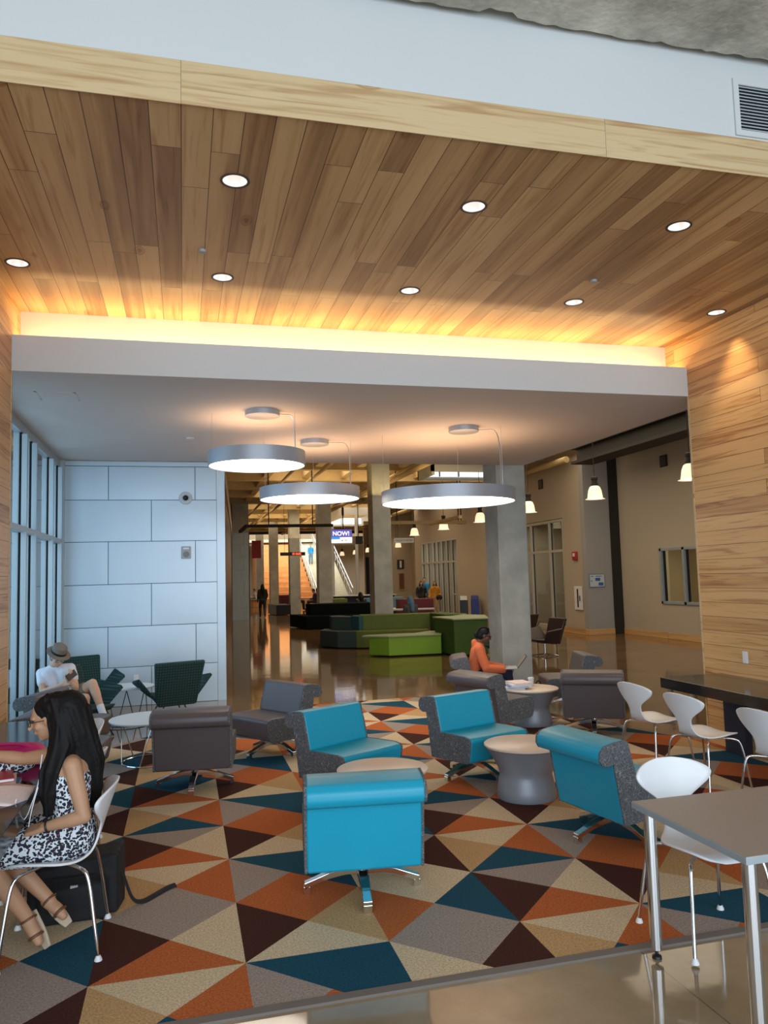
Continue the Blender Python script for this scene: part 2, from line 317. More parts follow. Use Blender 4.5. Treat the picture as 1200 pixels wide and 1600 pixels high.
# ------------------------------------------------------------------ mesh builder
class MB:
    def __init__(s): s.v = []; s.f = []; s.m = []
    def add(s, vs, fs, mi=0):
        o = len(s.v); s.v += [tuple(v) for v in vs]; s.f += [[i + o for i in f] for f in fs]; s.m += [mi] * len(fs)
        return s
    def box(s, a, b, mi=0):
        x0, y0, z0 = a; x1, y1, z1 = b
        return s.add([(x0, y0, z0), (x1, y0, z0), (x1, y1, z0), (x0, y1, z0), (x0, y0, z1), (x1, y0, z1), (x1, y1, z1), (x0, y1, z1)],
                     [[0, 3, 2, 1], [4, 5, 6, 7], [0, 1, 5, 4], [1, 2, 6, 5], [2, 3, 7, 6], [3, 0, 4, 7]], mi)
    def prism(s, poly, z0, z1, mi=0):            # poly in XY
        n = len(poly)
        A = sum(poly[i][0] * poly[(i + 1) % n][1] - poly[(i + 1) % n][0] * poly[i][1] for i in range(n))
        if A < 0: poly = poly[::-1]
        z0 = z0 if isinstance(z0, (list, tuple)) else [z0] * n; z1 = z1 if isinstance(z1, (list, tuple)) else [z1] * n
        return s.add([(*p, z) for p, z in zip(poly, z0)] + [(*p, z) for p, z in zip(poly, z1)],
                     [list(range(n))[::-1], [n + i for i in range(n)]] + [[i, (i + 1) % n, n + (i + 1) % n, n + i] for i in range(n)], mi)
    def extrude_xz(s, poly, y0, y1, mi=0):       # profile in XZ, extruded along Y
        n = len(poly)
        A = sum(poly[i][0] * poly[(i + 1) % n][1] - poly[(i + 1) % n][0] * poly[i][1] for i in range(n))
        if A > 0: poly = poly[::-1]
        return s.add([(p[0], y0, p[1]) for p in poly] + [(p[0], y1, p[1]) for p in poly],
                     [list(range(n))[::-1], [n + i for i in range(n)]] + [[i, (i + 1) % n, n + (i + 1) % n, n + i] for i in range(n)], mi)
    def lathe(s, prof, c=(0, 0, 0), n=32, mi=0, sx=1, sy=1, closed=False, caps=True):   # prof [(r,z)]
        o = len(s.v); k = len(prof)
        for r_, z in prof:
            for i in range(n):
                a = 2 * PI * i / n; s.v.append((c[0] + r_ * sx * math.cos(a), c[1] + r_ * sy * math.sin(a), c[2] + z))
        for j in range(k - 1 + (1 if closed else 0)):
            j2 = (j + 1) % k
            for i in range(n):
                s.f.append([o + j * n + i, o + j * n + (i + 1) % n, o + j2 * n + (i + 1) % n, o + j2 * n + i]); s.m.append(mi)
        if not closed and caps:
            if prof[0][0] > 1e-6: s.f.append([o + i for i in range(n)][::-1]); s.m.append(mi)
            if prof[-1][0] > 1e-6: s.f.append([o + (k - 1) * n + i for i in range(n)]); s.m.append(mi)
        return s
    def sweep(s, path, ra, rb=None, n=10, mi=0, square=False, upv=(0, 0, 1)):   # tube / bar; ra may be list
        path = [Vector(p) for p in path]; k = len(path); o = len(s.v)
        ra = ra if isinstance(ra, (list, tuple)) else [ra] * k
        rb = ra if rb is None else (rb if isinstance(rb, (list, tuple)) else [rb] * k)
        nn = 4 if square else n; U = Vector(upv); prev = None
        for j, p in enumerate(path):
            t = (path[min(j + 1, k - 1)] - path[max(j - 1, 0)]).normalized()
            if prev is None:
                sd = t.cross(U)
                if sd.length < 0.05: sd = t.cross(Vector((1, 0, 0)))
            else:
                sd = prev - t * prev.dot(t)
                if sd.length < 1e-4: sd = t.cross(U)
            sd.normalize(); prev = sd; uu = sd.cross(t).normalized()
            for i in range(nn):
                a = 2 * PI * (i + (0.5 if square else 0)) / nn; q = 1.4142 if square else 1
                s.v.append(tuple(p + sd * ra[j] * q * math.cos(a) + uu * rb[j] * q * math.sin(a)))
        for j in range(k - 1):
            for i in range(nn):
                s.f.append([o + j * nn + i, o + j * nn + (i + 1) % nn, o + (j + 1) * nn + (i + 1) % nn, o + (j + 1) * nn + i]); s.m.append(mi)
        s.f.append([o + i for i in range(nn)][::-1]); s.f.append([o + (k - 1) * nn + i for i in range(nn)]); s.m += [mi, mi]
        return s
    def ell(s, c, r, rot=None, n=16, mi=0):
        o = len(s.v); q = Matrix.Identity(3) if rot is None else rot
        rows = n // 2
        for j in range(rows + 1):
            th = PI * j / rows
            for i in range(n):
                a = 2 * PI * i / n
                d = q @ Vector((r[0] * math.sin(th) * math.cos(a), r[1] * math.sin(th) * math.sin(a), r[2] * math.cos(th)))
                s.v.append(tuple(Vector(c) + d))
        for j in range(rows):
            for i in range(n):
                s.f.append([o + j * n + i, o + (j + 1) * n + i, o + (j + 1) * n + (i + 1) % n, o + j * n + (i + 1) % n]); s.m.append(mi)
        return s
    def cap(s, a, b, ra, rb, n=12, mi=0):        # tapered capsule
        a = Vector(a); b = Vector(b); t = b - a; L = t.length
        if L < 1e-5: return s.ell(a, (ra, ra, ra))
        t.normalize(); path = []; rr = []
        for k in range(4): th = PI / 2 * (k / 4 * 0.98 + 0.02); path.append(a - t * ra * math.cos(th)); rr.append(ra * math.sin(th))
        path.append(a); rr.append(ra); path.append(b); rr.append(rb)
        for k in range(3, -1, -1): th = PI / 2 * (k / 4 * 0.98 + 0.02); path.append(b + t * rb * math.cos(th)); rr.append(rb * math.sin(th))
        return s.sweep(path, rr, n=n, mi=mi)
    def chain(s, pts, rr, n=12):
        for i in range(len(pts) - 1): s.cap(pts[i], pts[i + 1], rr[i], rr[i + 1], n)
        return s
    def mesh(s, name, mats):
        me = bpy.data.meshes.new(name); me.from_pydata(s.v, [], s.f)
        for q in (mats if isinstance(mats, (list, tuple)) else [mats]): me.materials.append(q)
        me.polygons.foreach_set('material_index', s.m)
        bm = bmesh.new(); bm.from_mesh(me); bmesh.ops.remove_doubles(bm, verts=bm.verts, dist=1e-5)
        bmesh.ops.recalc_face_normals(bm, faces=bm.faces); bm.to_mesh(me); bm.free(); me.update()
        return me
    def build(s, name, mat, parent=None, bevel=0, smooth=False, remesh=0, smoothit=6, xf=None, subs=0, seg=2, solid=0):
        me = s.mesh(name, mat)
        if xf is not None: me.transform(xf)
        o = bpy.data.objects.new(name, me); C.objects.link(o)
        if parent: o.parent = parent
        if remesh:
            r_ = o.modifiers.new('r', 'REMESH'); r_.mode = 'VOXEL'; r_.voxel_size = remesh; r_.use_smooth_shade = True
            sm = o.modifiers.new('s', 'SMOOTH'); sm.factor = 0.5; sm.iterations = smoothit
            dg = bpy.context.evaluated_depsgraph_get(); dg.update()
            nme = bpy.data.meshes.new_from_object(o.evaluated_get(dg)); o.modifiers.clear(); o.data = nme
            nme.materials.clear(); nme.materials.append(mat)
            for p in nme.polygons: p.use_smooth = True; p.material_index = 0
            return o
        if solid:
            sd = o.modifiers.new('solid', 'SOLIDIFY'); sd.thickness = solid; sd.offset = 0
        if bevel:
            b_ = o.modifiers.new('bevel', 'BEVEL'); b_.width = bevel; b_.segments = seg; b_.limit_method = 'ANGLE'; b_.angle_limit = R(35)
        if subs:
            q = o.modifiers.new('sub', 'SUBSURF'); q.levels = subs; q.render_levels = subs
        if smooth:
            for p in o.data.polygons: p.use_smooth = True
            if not subs:
                try:
                    o.data.set_sharp_from_angle(angle=R(38))
                except Exception: pass
        return o
def tag(o, label, cat, group=None, kind=None):
    if label: o['label'] = label
    if cat: o['category'] = cat
    if group: o['group'] = group
    if kind: o['kind'] = kind
    return o
def thing(name, label, cat, loc=(0, 0, 0), rz=0, group=None):
    o = bpy.data.objects.new(name, None); C.objects.link(o); o.location = loc; o.rotation_euler = (0, 0, rz); o.empty_display_size = 0.1
    return tag(o, label, cat, group)
def struct(o, label=None):
    o['kind'] = 'structure'
    if label: o['label'] = label
    return o
def kids(o): return [c for c in C.objects if c.parent == o]
def dup(root, loc, rz, label, group=None, name=None):
    r_ = root.copy(); C.objects.link(r_); r_.location = loc; r_.rotation_euler = (0, 0, rz); r_['label'] = label
    if group: r_['group'] = group
    for ch in kids(root):
        c = ch.copy(); C.objects.link(c); c.parent = r_
        for g in kids(ch):
            d = g.copy(); C.objects.link(d); d.parent = c
    return r_
def arc(p, k=6):
    """round the corners of a polyline"""
    p = [Vector(q) for q in p]; out = [p[0]]
    for i in range(1, len(p) - 1):
        a = p[i].lerp(p[i - 1], 0.35 if (p[i] - p[i - 1]).length > 0.12 else 0.5); b = p[i].lerp(p[i + 1], 0.35 if (p[i] - p[i + 1]).length > 0.12 else 0.5)
        for j in range(k + 1):
            t = j / k; out.append(a * (1 - t) ** 2 + p[i] * 2 * t * (1 - t) + b * t * t)
    return out + [p[-1]]
def text(s, name, size, mat, parent, xf, ext=0.002, bold=False):
    cu = bpy.data.curves.new(name, 'FONT'); cu.body = s; cu.size = size; cu.extrude = ext; cu.align_x = 'CENTER'; cu.align_y = 'CENTER'
    if bold: cu.offset = size * 0.02
    o = bpy.data.objects.new(name, cu); C.objects.link(o)
    dg = bpy.context.evaluated_depsgraph_get(); dg.update()
    me = bpy.data.meshes.new_from_object(o.evaluated_get(dg)); C.objects.unlink(o); bpy.data.objects.remove(o)
    me.transform(xf); me.materials.clear(); me.materials.append(mat)
    q = bpy.data.objects.new(name, me); C.objects.link(q)
    if parent: q.parent = parent
    return q

# ================================================================== SETTING
XL, XR, YP, YS, ZC, ZS = -1.49, 5.54, 4.135, 7.41, 4.516, 3.84
struct(MB().box((-14, -7, -0.2), (26, 78, 0)).build('floor', M['floor']))
# wooden lounge ceiling, drilled for the recessed lights
cans = [(0.34, 4.92), (2.02, 4.94), (3.69, 4.92), (-1.29, 6.58), (0.34, 6.58), (2.03, 6.58), (3.70, 6.58), (5.32, 6.58)]
wc = MB().box((XL, YP, ZC), (XR, 7.78, ZC + 0.10)).build('ceiling', M['ceil_wood'])
cut = MB()
for x, y in cans: cut.lathe([(0.083, ZC - 0.05), (0.083, ZC + 0.2)], (x, y, 0), 32)
cutter = cut.build('cutter', M['white'])
bo = wc.modifiers.new('b', 'BOOLEAN'); bo.object = cutter; bo.operation = 'DIFFERENCE'; bo.solver = 'EXACT'
dg = bpy.context.evaluated_depsgraph_get(); dg.update()
nme = bpy.data.meshes.new_from_object(wc.evaluated_get(dg)); wc.modifiers.clear(); wc.data = nme
C.objects.unlink(cutter); bpy.data.objects.remove(cutter)
nme.materials.clear(); nme.materials.append(M['ceil_wood'])
struct(wc)
# rough concrete slab over the entrance, ragged along its edge
b = MB(); n = 340; ed = []
for i in range(n + 1):
    x = -7 + 17 * i / n
    ed.append((x, 4.075 + 0.008 * math.sin(x * 3.1) + 0.006 * math.sin(x * 9.7 + 1) + random.uniform(-0.012, 0.012) - (0.035 if 1.75 < x < 2.0 else 0)))
b.prism([(-7, -6.5)] + [(10, -6.5)] + ed[::-1], 5.29, 5.75)
struct(b.build('ceiling', M['rough_conc']))
struct(MB().box((-7, YP, 4.758), (10, YP + 0.12, 6.2)).build('wall_front', M['white']))
struct(MB().box((-7, YP - 0.006, ZC - 0.012), (10, YP + 0.004, 4.757)).build('trim_1', M['birch'], bevel=0.003))
struct(MB().box((-2.0, YP, 0), (XL, YS, 4.70)).box((-2.0, YS, 4.06), (XL, 7.86, 4.70)).build('wall_left', M['wall_wood']))
struct(MB().box((XR, YP, 0), (5.95, YS, 4.70)).box((XR, YS, 4.06), (5.95, 7.86, 4.70)).build('wall_right', M['wall_wood']))
b = MB(); b.box((XR - 0.006, YS - 0.012, 0), (XR + 0.012, YS + 0.012, ZS)); b.box((XL - 0.012, YS - 0.012, 0), (XL + 0.006, YS + 0.012, ZS))
struct(b.build('trim_2', M['birch']))
# dropped white soffit with its cove
b = MB()
b.box((XL - 0.4, YS, ZS), (5.98, 12.72, 4.06))
b.box((XL, YS, 4.06), (XR, YS + 0.05, 4.17))
b.box((XL, 7.78, 4.06), (XR, 7.86, ZC + 0.1))
struct(b.build('ceiling', M['soffit']))
struct(MB().box((XL, YS - 0.006, ZS), (XR, YS - 0.0005, 4.172)).build('trim_3', M['white']))
# metal panelled wall
b = MB(); b.box((-1.99, 12.785, 0), (0.655, 13.05, ZS), 1)
rows = [0.0, 0.60, 1.23, 1.89, 2.56, 3.22, 3.76]
for i in range(6):
    xs = [-1.84, -1.14, 0.19, 0.53] if i % 2 else [-1.84, -0.49, 0.53]
    for a, c in zip(xs[:-1], xs[1:]):
        g = 0.005; x0, x1, z0, z1 = a + g, c - g, rows[i] + g, rows[i + 1] - g
        K = 8; vs = []; fs = []
        for p in range(K + 1):
            for q in range(K + 1):
                u, v = p / K, q / K
                bulge = 0.004 * (math.sin(PI * u) * math.sin(PI * v)) ** 0.5 if 0 < p < K and 0 < q < K else 0
                vs.append((x0 + (x1 - x0) * u, 12.776 - 0.006 - bulge, z0 + (z1 - z0) * v))
        for p in range(K):
            for q in range(K):
                o = p * (K + 1) + q; fs.append([o, o + K + 1, o + K + 2, o + 1])
        b.add(vs, fs)
        b.box((x0, 12.772, z0), (x1, 12.779, z1))
b.box((0.53, 12.765, 0), (0.66, 13.06, ZS)); b.box((-1.84, 12.768, 3.765), (0.53, 12.78, ZS))
struct(b.build('wall_back', [M['metal_panel'], M['seam']], smooth=True))
# tall glazed window on the left
wf = struct(MB().box((-1.92, YS + 0.01, 3.72), (-1.84, 12.77, ZS)).box((-1.92, YS + 0.01, 2.53), (-1.80, 12.77, 2.60)).box((-1.92, YS + 0.01, 0), (-1.84, 12.77, 0.12)).build('window_1', M['frame']))
for y in (8.65, 9.80, 10.42, 11.70, 12.52):
    MB().box((-1.935, y - 0.03, 0.1), (-1.872, y + 0.03, 3.73)).build('mullion', M['frame'], wf)
    MB().box((-1.842, y - 0.03, 0.1), (-1.782, y + 0.03, 2.545)).box((-1.842, y - 0.03, 2.60), (-1.782, y + 0.03, 3.70)).build('mullion', M['frame'], wf)
    MB().box((-1.871, y - 0.028, 0.1), (-1.843, y + 0.028, 3.78)).build('black_gasket', M['gasket'], wf)
MB().box((-1.860, YS + 0.02, 0.1), (-1.854, 12.76, 3.74)).build('glass_pane', M['glass'], wf)
MB().box((-1.84, 12.70, 0), (-1.78, 12.765, ZS)).build('corner_post', M['frame'], wf)

# ---- the hall
b = MB(); b.box((-5, 12.8, 6.15), (26, 58.5, 6.4)); b.box((6.0, 4.4, 6.15), (26, 12.8, 6.4)); b.box((6.0, 4.2, 4.2), (26, 4.4, 6.4))
for q_ in (5.2, 8.15, 11.1): b.box((6.0, q_, 5.62), (26, q_ + 0.32, 6.15))
for q_ in range(13): b.box((6.3 + q_ * 1.48, 4.4, 5.72), (6.56 + q_ * 1.48, 12.8, 6.15))
y = 14.0
while y < 58.6:
    b.box((-5, y, 5.62), (26, y + 0.32, 6.15)); y += 2.97
x = -4.5
while x < 26:
    b.box((x, 12.8, 5.72), (x + 0.26, 58.4, 6.15)); x += 1.48

struct(b.build('ceiling', M['hall_ceil']))
struct(MB().box((-1.99, 12.60, 4.06), (5.98, 12.74, 6.4)).build('wall_header', M['soffit']))
def slab(name, x0, y0, x1, y1, t, z0, z1, mat):
    d = Vector((x1 - x0, y1 - y0, 0)).normalized(); nrm = Vector((-d.y, d.x, 0)) * t
    return struct(MB().prism([(x0, y0), (x1, y1), (x1 + nrm.x, y1 + nrm.y), (x0 + nrm.x, y0 + nrm.y)], z0, z1).build(name, mat))
slab('wall_left', 0.60, 13.1, 2.24, 37.4, 0.5, 0, 4.0, M['dark_wood'])
slab('trim_4', 0.63, 13.1, 2.27, 37.4, 0.56, 4.0, 4.5, M['soffit'])
struct(MB().box((-5.2, 12.8, 0), (-5, 74, 6.4)).build('wall_left', M['cream']))
struct(MB().box((-5, 73.5, 0), (26, 74, 12)).build('wall_back', M['cream']))
struct(MB().box((-5, 58.5, 11), (26, 74, 11.2)).build('ceiling', M['hall_ceil']))
struct(MB().box((-5, 58.3, 5.55), (26, 58.75, 11)).build('wall_header', M['hall_ceil']))
struct(MB().box((-5.2, 58.5, 6.3), (-5, 74, 11.2)).box((25.8, 12.8, 0), (26, 74, 11.2)).build('wall_right', M['cream']))
# right-hand wall of the hall
b = MB()
b.box((11.75, 20.95, 0), (12.1, 22.30, 6.15)); b.box((11.75, 22.30, 3.62), (12.1, 28.2, 6.15)); b.box((11.75, 28.2, 0), (12.1, 32.2, 6.15))
b.box((11.75, 32.2, 3.55), (12.1, 37.5, 6.15)); b.box((11.75, 37.5, 0), (12.1, 38.6, 6.15)); b.box((12.9, 38.6, 0), (13.2, 52, 6.15)); b.box((12.1, 38.4, 0), (13.1, 38.6, 6.15))
b.box((11.75, 22.30, 0), (12.0, 28.2, 0.06)); b.box((11.75, 32.2, 0), (12.0, 37.5, 0.06))
struct(b.build('wall_right', M['cream']))
b = MB(); b.box((12.80, 8, 0), (13.05, 16.5, 6.15)); b.box((12.80, 18.72, 0), (13.05, 20.7, 6.15)); b.box((12.80, 16.5, 0), (13.05, 18.72, 0.95)); b.box((12.80, 16.5, 2.47), (13.05, 18.72, 6.15))
struct(b.build('wall_right', M['cream']))
struct(MB().box((11.66, 20.75, 0), (12.50, 21.0, 5.6)).build('wall_right', M['grey_wall']))
struct(MB().box((12.50, 20.70, 0), (12.80, 21.0, 5.6)).build('wall_right', M['brownbeam']))  # dark strip: shade of the recess corner put into the colour
struct(MB().box((12.785, 8, 0), (12.80, 20.7, 0.17)).box((11.63, 20.735, 0), (12.5, 20.75, 0.17)).box((11.635, 20.75, 0), (11.66, 22.3, 0.17)).build('baseboard_right', M['base_wood']))
struct(MB().box((13.1, 15, 0), (16, 15.05, 3)).box((13.1, 20.6, 0), (16, 20.65, 3)).box((15.0, 15, 0), (15.05, 20.6, 3)).box((13.05, 15, 3), (16, 20.65, 3.05)).build('wall_right', M['cream']))
area('office_lamp', (14.2, 17.8, 2.9), (14.2, 17.8, 0), 1.2, 2, 40, (1.0, 0.78, 0.42))
struct(MB().box((14.9, 22.1, 0), (15.0, 38.4, 3.8)).box((12.1, 28.2, 0), (15, 28.3, 3.8)).box((12.1, 22.1, 0), (15, 22.2, 3.8)).box((12.1, 38.2, 0), (15, 38.3, 3.8)).box((12.1, 22.1, 3.8), (15, 38.3, 3.9)).build('wall_right', M['cream']))
area('shop_lamp', (13.4, 25.2, 3.7), (13.4, 25.2, 0), 1.5, 4, 34, (1.0, 0.88, 0.66)); area('shop_lamp_far', (13.4, 34.8, 3.7), (13.4, 34.8, 0), 1.5, 4, 60, (1.0, 0.9, 0.7))
wn = 2
def store(x, y0, y1, zt, ys, tr, fm='store_frame', t=0.035, z0=0.06, doory=None):
    global wn
    b = MB(); b.box((x - 0.06, y0, zt - 0.08), (x + 0.06, y1, zt)); b.box((x - 0.06, y0, z0), (x + 0.06, y1, z0 + 0.10)); b.box((x - 0.06, y0, tr - 0.04), (x + 0.06, y1, tr + 0.04))
    f = struct(b.build('window_%d' % wn, M[fm])); wn += 1
    for y in ys:
        MB().box((x - 0.07, y - t, z0), (x + 0.0, y + t, zt)).build('mullion', M[fm], f)
        MB().box((x + 0.02, y - t * 1.0, z0), (x + 0.05, y + t * 1.0, zt)).build('black_gasket', M['gasket'], f)
    MB().box((x + 0.01, y0, z0), (x + 0.018, y1, zt)).build('glass_pane', M['glass'], f)
    return f
store(11.82, 22.30, 28.2, 3.60, (22.35, 23.3, 24.7, 25.3, 26.4, 27.5, 28.15), 2.58)
f = store(11.82, 32.2, 37.5, 3.55, (32.25, 33.0, 33.7, 34.4, 35.1, 35.7, 36.6, 37.45), 2.5)
MB().box((11.80, 32.4, 1.0), (11.86, 33.0, 1.06)).build('door_push_bar', M['store_frame'], f)
f = struct(MB().box((12.76, 18.64, 0.95), (12.88, 18.72, 2.47)).box((12.76, 16.5, 2.40), (12.88, 18.72, 2.47)).box((12.76, 16.5, 0.95), (12.88, 18.72, 1.02)).box((12.76, 17.63, 0.95), (12.88, 17.72, 2.47)).build('window_%d' % wn, M['frame'])); wn += 1
MB().box((12.83, 18.56, 1.0), (12.86, 18.64, 2.42)).box((12.83, 17.56, 1.0), (12.86, 17.63, 2.42)).build('black_gasket', M['gasket'], f)
MB().box((12.84, 16.5, 1.0), (12.846, 18.7, 2.45)).build('glass_pane', M['glass'], f)
# dark shop fronts at the far right end of the hall
b = MB(); b.box((13.3, 57.0, 0), (24, 57.2, 5.6))
struct(b.build('wall_back', M['cream']))
b = MB(); b.box((13.4, 56.9, 0.1), (21.0, 56.98, 3.4)); f = struct(b.build('window_%d' % wn, M['dkroom'])); wn += 1
for i in range(9): MB().box((13.4 + i * 0.92, 56.84, 0.1), (13.46 + i * 0.92, 56.9, 3.4)).build('mullion', M['brownbeam'], f)
# deep dark girder over the window wall
tag(MB().box((11.0, 9, 5.02), (11.7, 20.2, 5.10)).box((11.2, 9, 5.10), (11.5, 20.2, 5.45)).box((11.0, 9, 5.45), (11.7, 20.2, 5.52)).build('steel_girder', M['brownbeam']),
    'dark steel girder running towards the camera above the cream wall with the small window', 'girder')

# ================================================================== COLUMNS
cols = [(5.45, 12.76, 'nearest concrete column, beside the person in the orange hoodie', 5.9), (5.50, 22.3, 'concrete column standing directly behind the green bench backs', 6.1),
        (5.47, 31.8, 'concrete column rising behind the near-black sofa, left of the hanging screen', 6.1), (5.55, 41.4, 'concrete column crossed by the hanging red number display', 6.1),
        (5.50, 50.8, 'slim far concrete column left of the wooden stepped seating', 6.1), (5.50, 60.3, 'farthest concrete column, right above the person walking away', 10.9)]
for x, y, lb, zt in cols:
    o = MB().box((x, y, 0), (x + 0.56, y + 0.62, zt)).build('concrete_column', M['column'], bevel=0.012)
    tag(o, lb, 'column', 'concrete columns of the hall')
o = thing('metal_clad_pier', 'thick pier clad in dull metal sheets at the end of the dark wood wall', 'pier', (2.26, 37.5, 0))
MB().box((0.03, 0.04, 0), (0.80, 1.5, 5.6)).build('concrete_core', M['column'], o)
b = MB()
for i in range(7):
    z0 = i * 0.6
    for a, c in (((0, .40), (.40, .83)) if i % 2 else ((0, .55), (.55, .83))): b.box((a + .004, 0, z0 + .004), (c - .004, 0.05, z0 + .596))
    b.box((0.79, 0, z0 + .004), (0.83, 1.5, z0 + .596))
b.build('metal_cladding', M['clad'], o)
o = tag(MB().box((7.35, 40.0, 0), (7.72, 40.4, 4.6)).build('white_pier', M['white'], bevel=0.01), 'white square pier below the hanging screen', 'pier')
o = tag(MB().lathe([(0.09, 0), (0.09, 5.6)], (9.05, 40.5, 0), 16).build('white_pipe_column', M['white'], smooth=True), 'thin white round pole below the black loudspeaker', 'pole')
o = tag(MB().box((10.9, 44.4, 0), (11.5, 45, 6.1)).build('concrete_column', M['column'], bevel=0.01), 'brownish concrete column right of the thin white pole', 'column')

# ================================================================== RUG
PAT = {0: (dict(T='U', L='G', R='U', B='O'), dict(T='O', L='M', R='t', B='B')),      # (even rows, odd rows)
       1: (dict(T='G', L='B', R='M', B='B'), dict(T='B', L='O', R='U', B='G')),
       2: (dict(T='B', L='t', R='O', B='U'), dict(T='G', L='M', R='B', B='O'))}
SP = {(-1, 2, 'B'): 'G', (-1, 5, 'T'): 'U'}
def clip(poly, a, b_, c):                     # keep a*x+b*y+c >= 0
    out = []
    for i in range(len(poly)):
        p, q = poly[i], poly[(i + 1) % len(poly)]; dp = a * p[0] + b_ * p[1] + c; dq = a * q[0] + b_ * q[1] + c
        if dp >= 0: out.append(p)
        if (dp > 0 > dq) or (dp < 0 < dq):
            t = dp / (dp - dq); out.append((p[0] + (q[0] - p[0]) * t, p[1] + (q[1] - p[1]) * t))
    return out
def planes(poly):
    r_ = []
    for i in range(len(poly)):
        (x0, y0), (x1, y1) = poly[i], poly[(i + 1) % len(poly)]
        a, b_ = -(y1 - y0), (x1 - x0); r_.append((a, b_, -(a * x0 + b_ * y0)))
    return r_
Pmain = [(XL, 3.62), (XR, 3.62), (XR, 7.42), (5.16, 8.36), (3.54, 11.64), (3.22, 12.0), (1.73, 12.05), (1.26, 11.63), (XL, 11.5)]
Pside = [(-1.82, YS + 0.02), (XL, YS + 0.02), (XL, 11.5), (-1.82, 11.4)]
order = 'BtGOMU'; b = MB()
for i in range(-3, 9):
    for j in range(0, 13):
        x0, x1 = 0.29 + 0.7365 * i, 0.29 + 0.7365 * (i + 1); y0, y1 = 3.30 + 0.741 * j, 3.30 + 0.741 * (j + 1); c = ((x0 + x1) / 2, (y0 + y1) / 2)
        pt = PAT[i % 3][j % 2]
        for k, tri in dict(T=[(x0, y1), c, (x1, y1)], B=[(x0, y0), (x1, y0), c], L=[(x0, y0), c, (x0, y1)], R=[(x1, y0), (x1, y1), c]).items():
            col = SP.get((i, j, k), pt[k])
            for PP in (Pmain, Pside):
                q = tri
                for pl in planes(PP):
                    q = clip(q, *pl)
                    if len(q) < 3: break
                if len(q) >= 3: b.add([(px, py, 0.010) for px, py in q], [list(range(len(q)))], order.index(col))
rug = thing('area_rug', 'large inlaid carpet of beige, rust, maroon and teal triangles under the lounge chairs', 'rug', (0, 0, 0))
cr = b.build('pile', [M['rug' + k] for k in order], rug)
for p in cr.data.polygons:
    if p.normal.z < 0: p.flip()
MB().box((XL, 3.565, 0), (XR, 3.62, 0.013)).build('edging_strip', M['edge'], rug)

# ================================================================== CEILING FITTINGS
where = ['nearest row, left one', 'nearest row, middle one', 'nearest row, right one', 'far row, beside the left wood wall', 'far row, second from the left', 'far row, third from the left', 'far row, fourth from the left', 'far row, last one beside the right wood wall']
for k, (x, y) in enumerate(cans):
    t = thing('recessed_downlight', 'round recessed downlight in the wood ceiling, ' + where[k], 'downlight', (x, y, ZC), 0, 'recessed downlights in the wood ceiling')
    MB().lathe([(0.080, -0.004), (0.097, -0.004), (0.097, 0.0), (0.080, 0.0)], n=40, closed=True).build('trim_ring', M['trimblack'], t, smooth=True)
    MB().lathe([(0.0795, 0.0), (0.072, 0.05), (0.045, 0.11), (0.0, 0.12)], n=32, caps=False).build('reflector', M['can'], t, smooth=True)
    l = bpy.data.lights.new('downlight_lamp', 'SPOT'); l.energy = 75 if k == 7 else 10; l.color = (1.0, 0.74, 0.45); l.spot_size = R(70); l.spot_blend = 0.8; l.shadow_soft_size = 0.03
    lo = bpy.data.objects.new('downlight_lamp', l); C.objects.link(lo); lo.parent = t; lo.location = (0, 0, 0.06)
for x, y, lb in ((0.16, 6.05, 'left'), (3.60, 6.03, 'right')):
    o = MB().lathe([(0.0, -0.022), (0.028, -0.02), (0.03, -0.004), (0.03, 0.0)], (x, y, ZC), 20).build('sprinkler_cover', M['grey_plastic'])
    tag(o, 'small metal sprinkler cap in the wood ceiling, %s one of two' % lb, 'sprinkler')
o = MB().lathe([(0.0, -0.02), (0.05, -0.018), (0.055, 0.0)], (0.10, 10.6, ZS), 20).build('sprinkler_cover', M['white'], smooth=True); tag(o, 'small white sprinkler cap in the dropped soffit above the metal wall', 'sprinkler')
tag(MB().box((-1.44, 8.18, ZS - 0.003), (-1.05, 8.20, ZS)).box((-1.44, 8.52, ZS - 0.003), (-1.05, 8.54, ZS)).box((-1.07, 8.18, ZS - 0.003), (-1.05, 8.54, ZS)).box((-1.44, 8.18, ZS - 0.003), (-1.42, 8.54, ZS)).build('access_hatch', M['soffit']), 'flush square access hatch in the soffit near the left window', 'hatch')
# cove strip
o = thing('cove_light', 'glowing strip hidden in the cove above the soffit edge', 'cove light', (2.0, 7.6, 4.065))
MB().box((-3.4, -0.03, 0), (3.45, 0.03, 0.03)).build('strip_housing', M['steel'], o)
for i in range(4):
    l = bpy.data.lights.new('cove_lamp', 'AREA'); l.shape = 'RECTANGLE'; l.size = 1.72; l.size_y = 0.05; l.energy = 11.5; l.color = (1.0, 0.66, 0.30)
    lo = bpy.data.objects.new('cove_lamp', l); C.objects.link(lo); lo.parent = o; lo.location = (-2.6 + i * 1.74, 0, 0.034); lo.rotation_euler = (R(180 - 8), 0, 0)
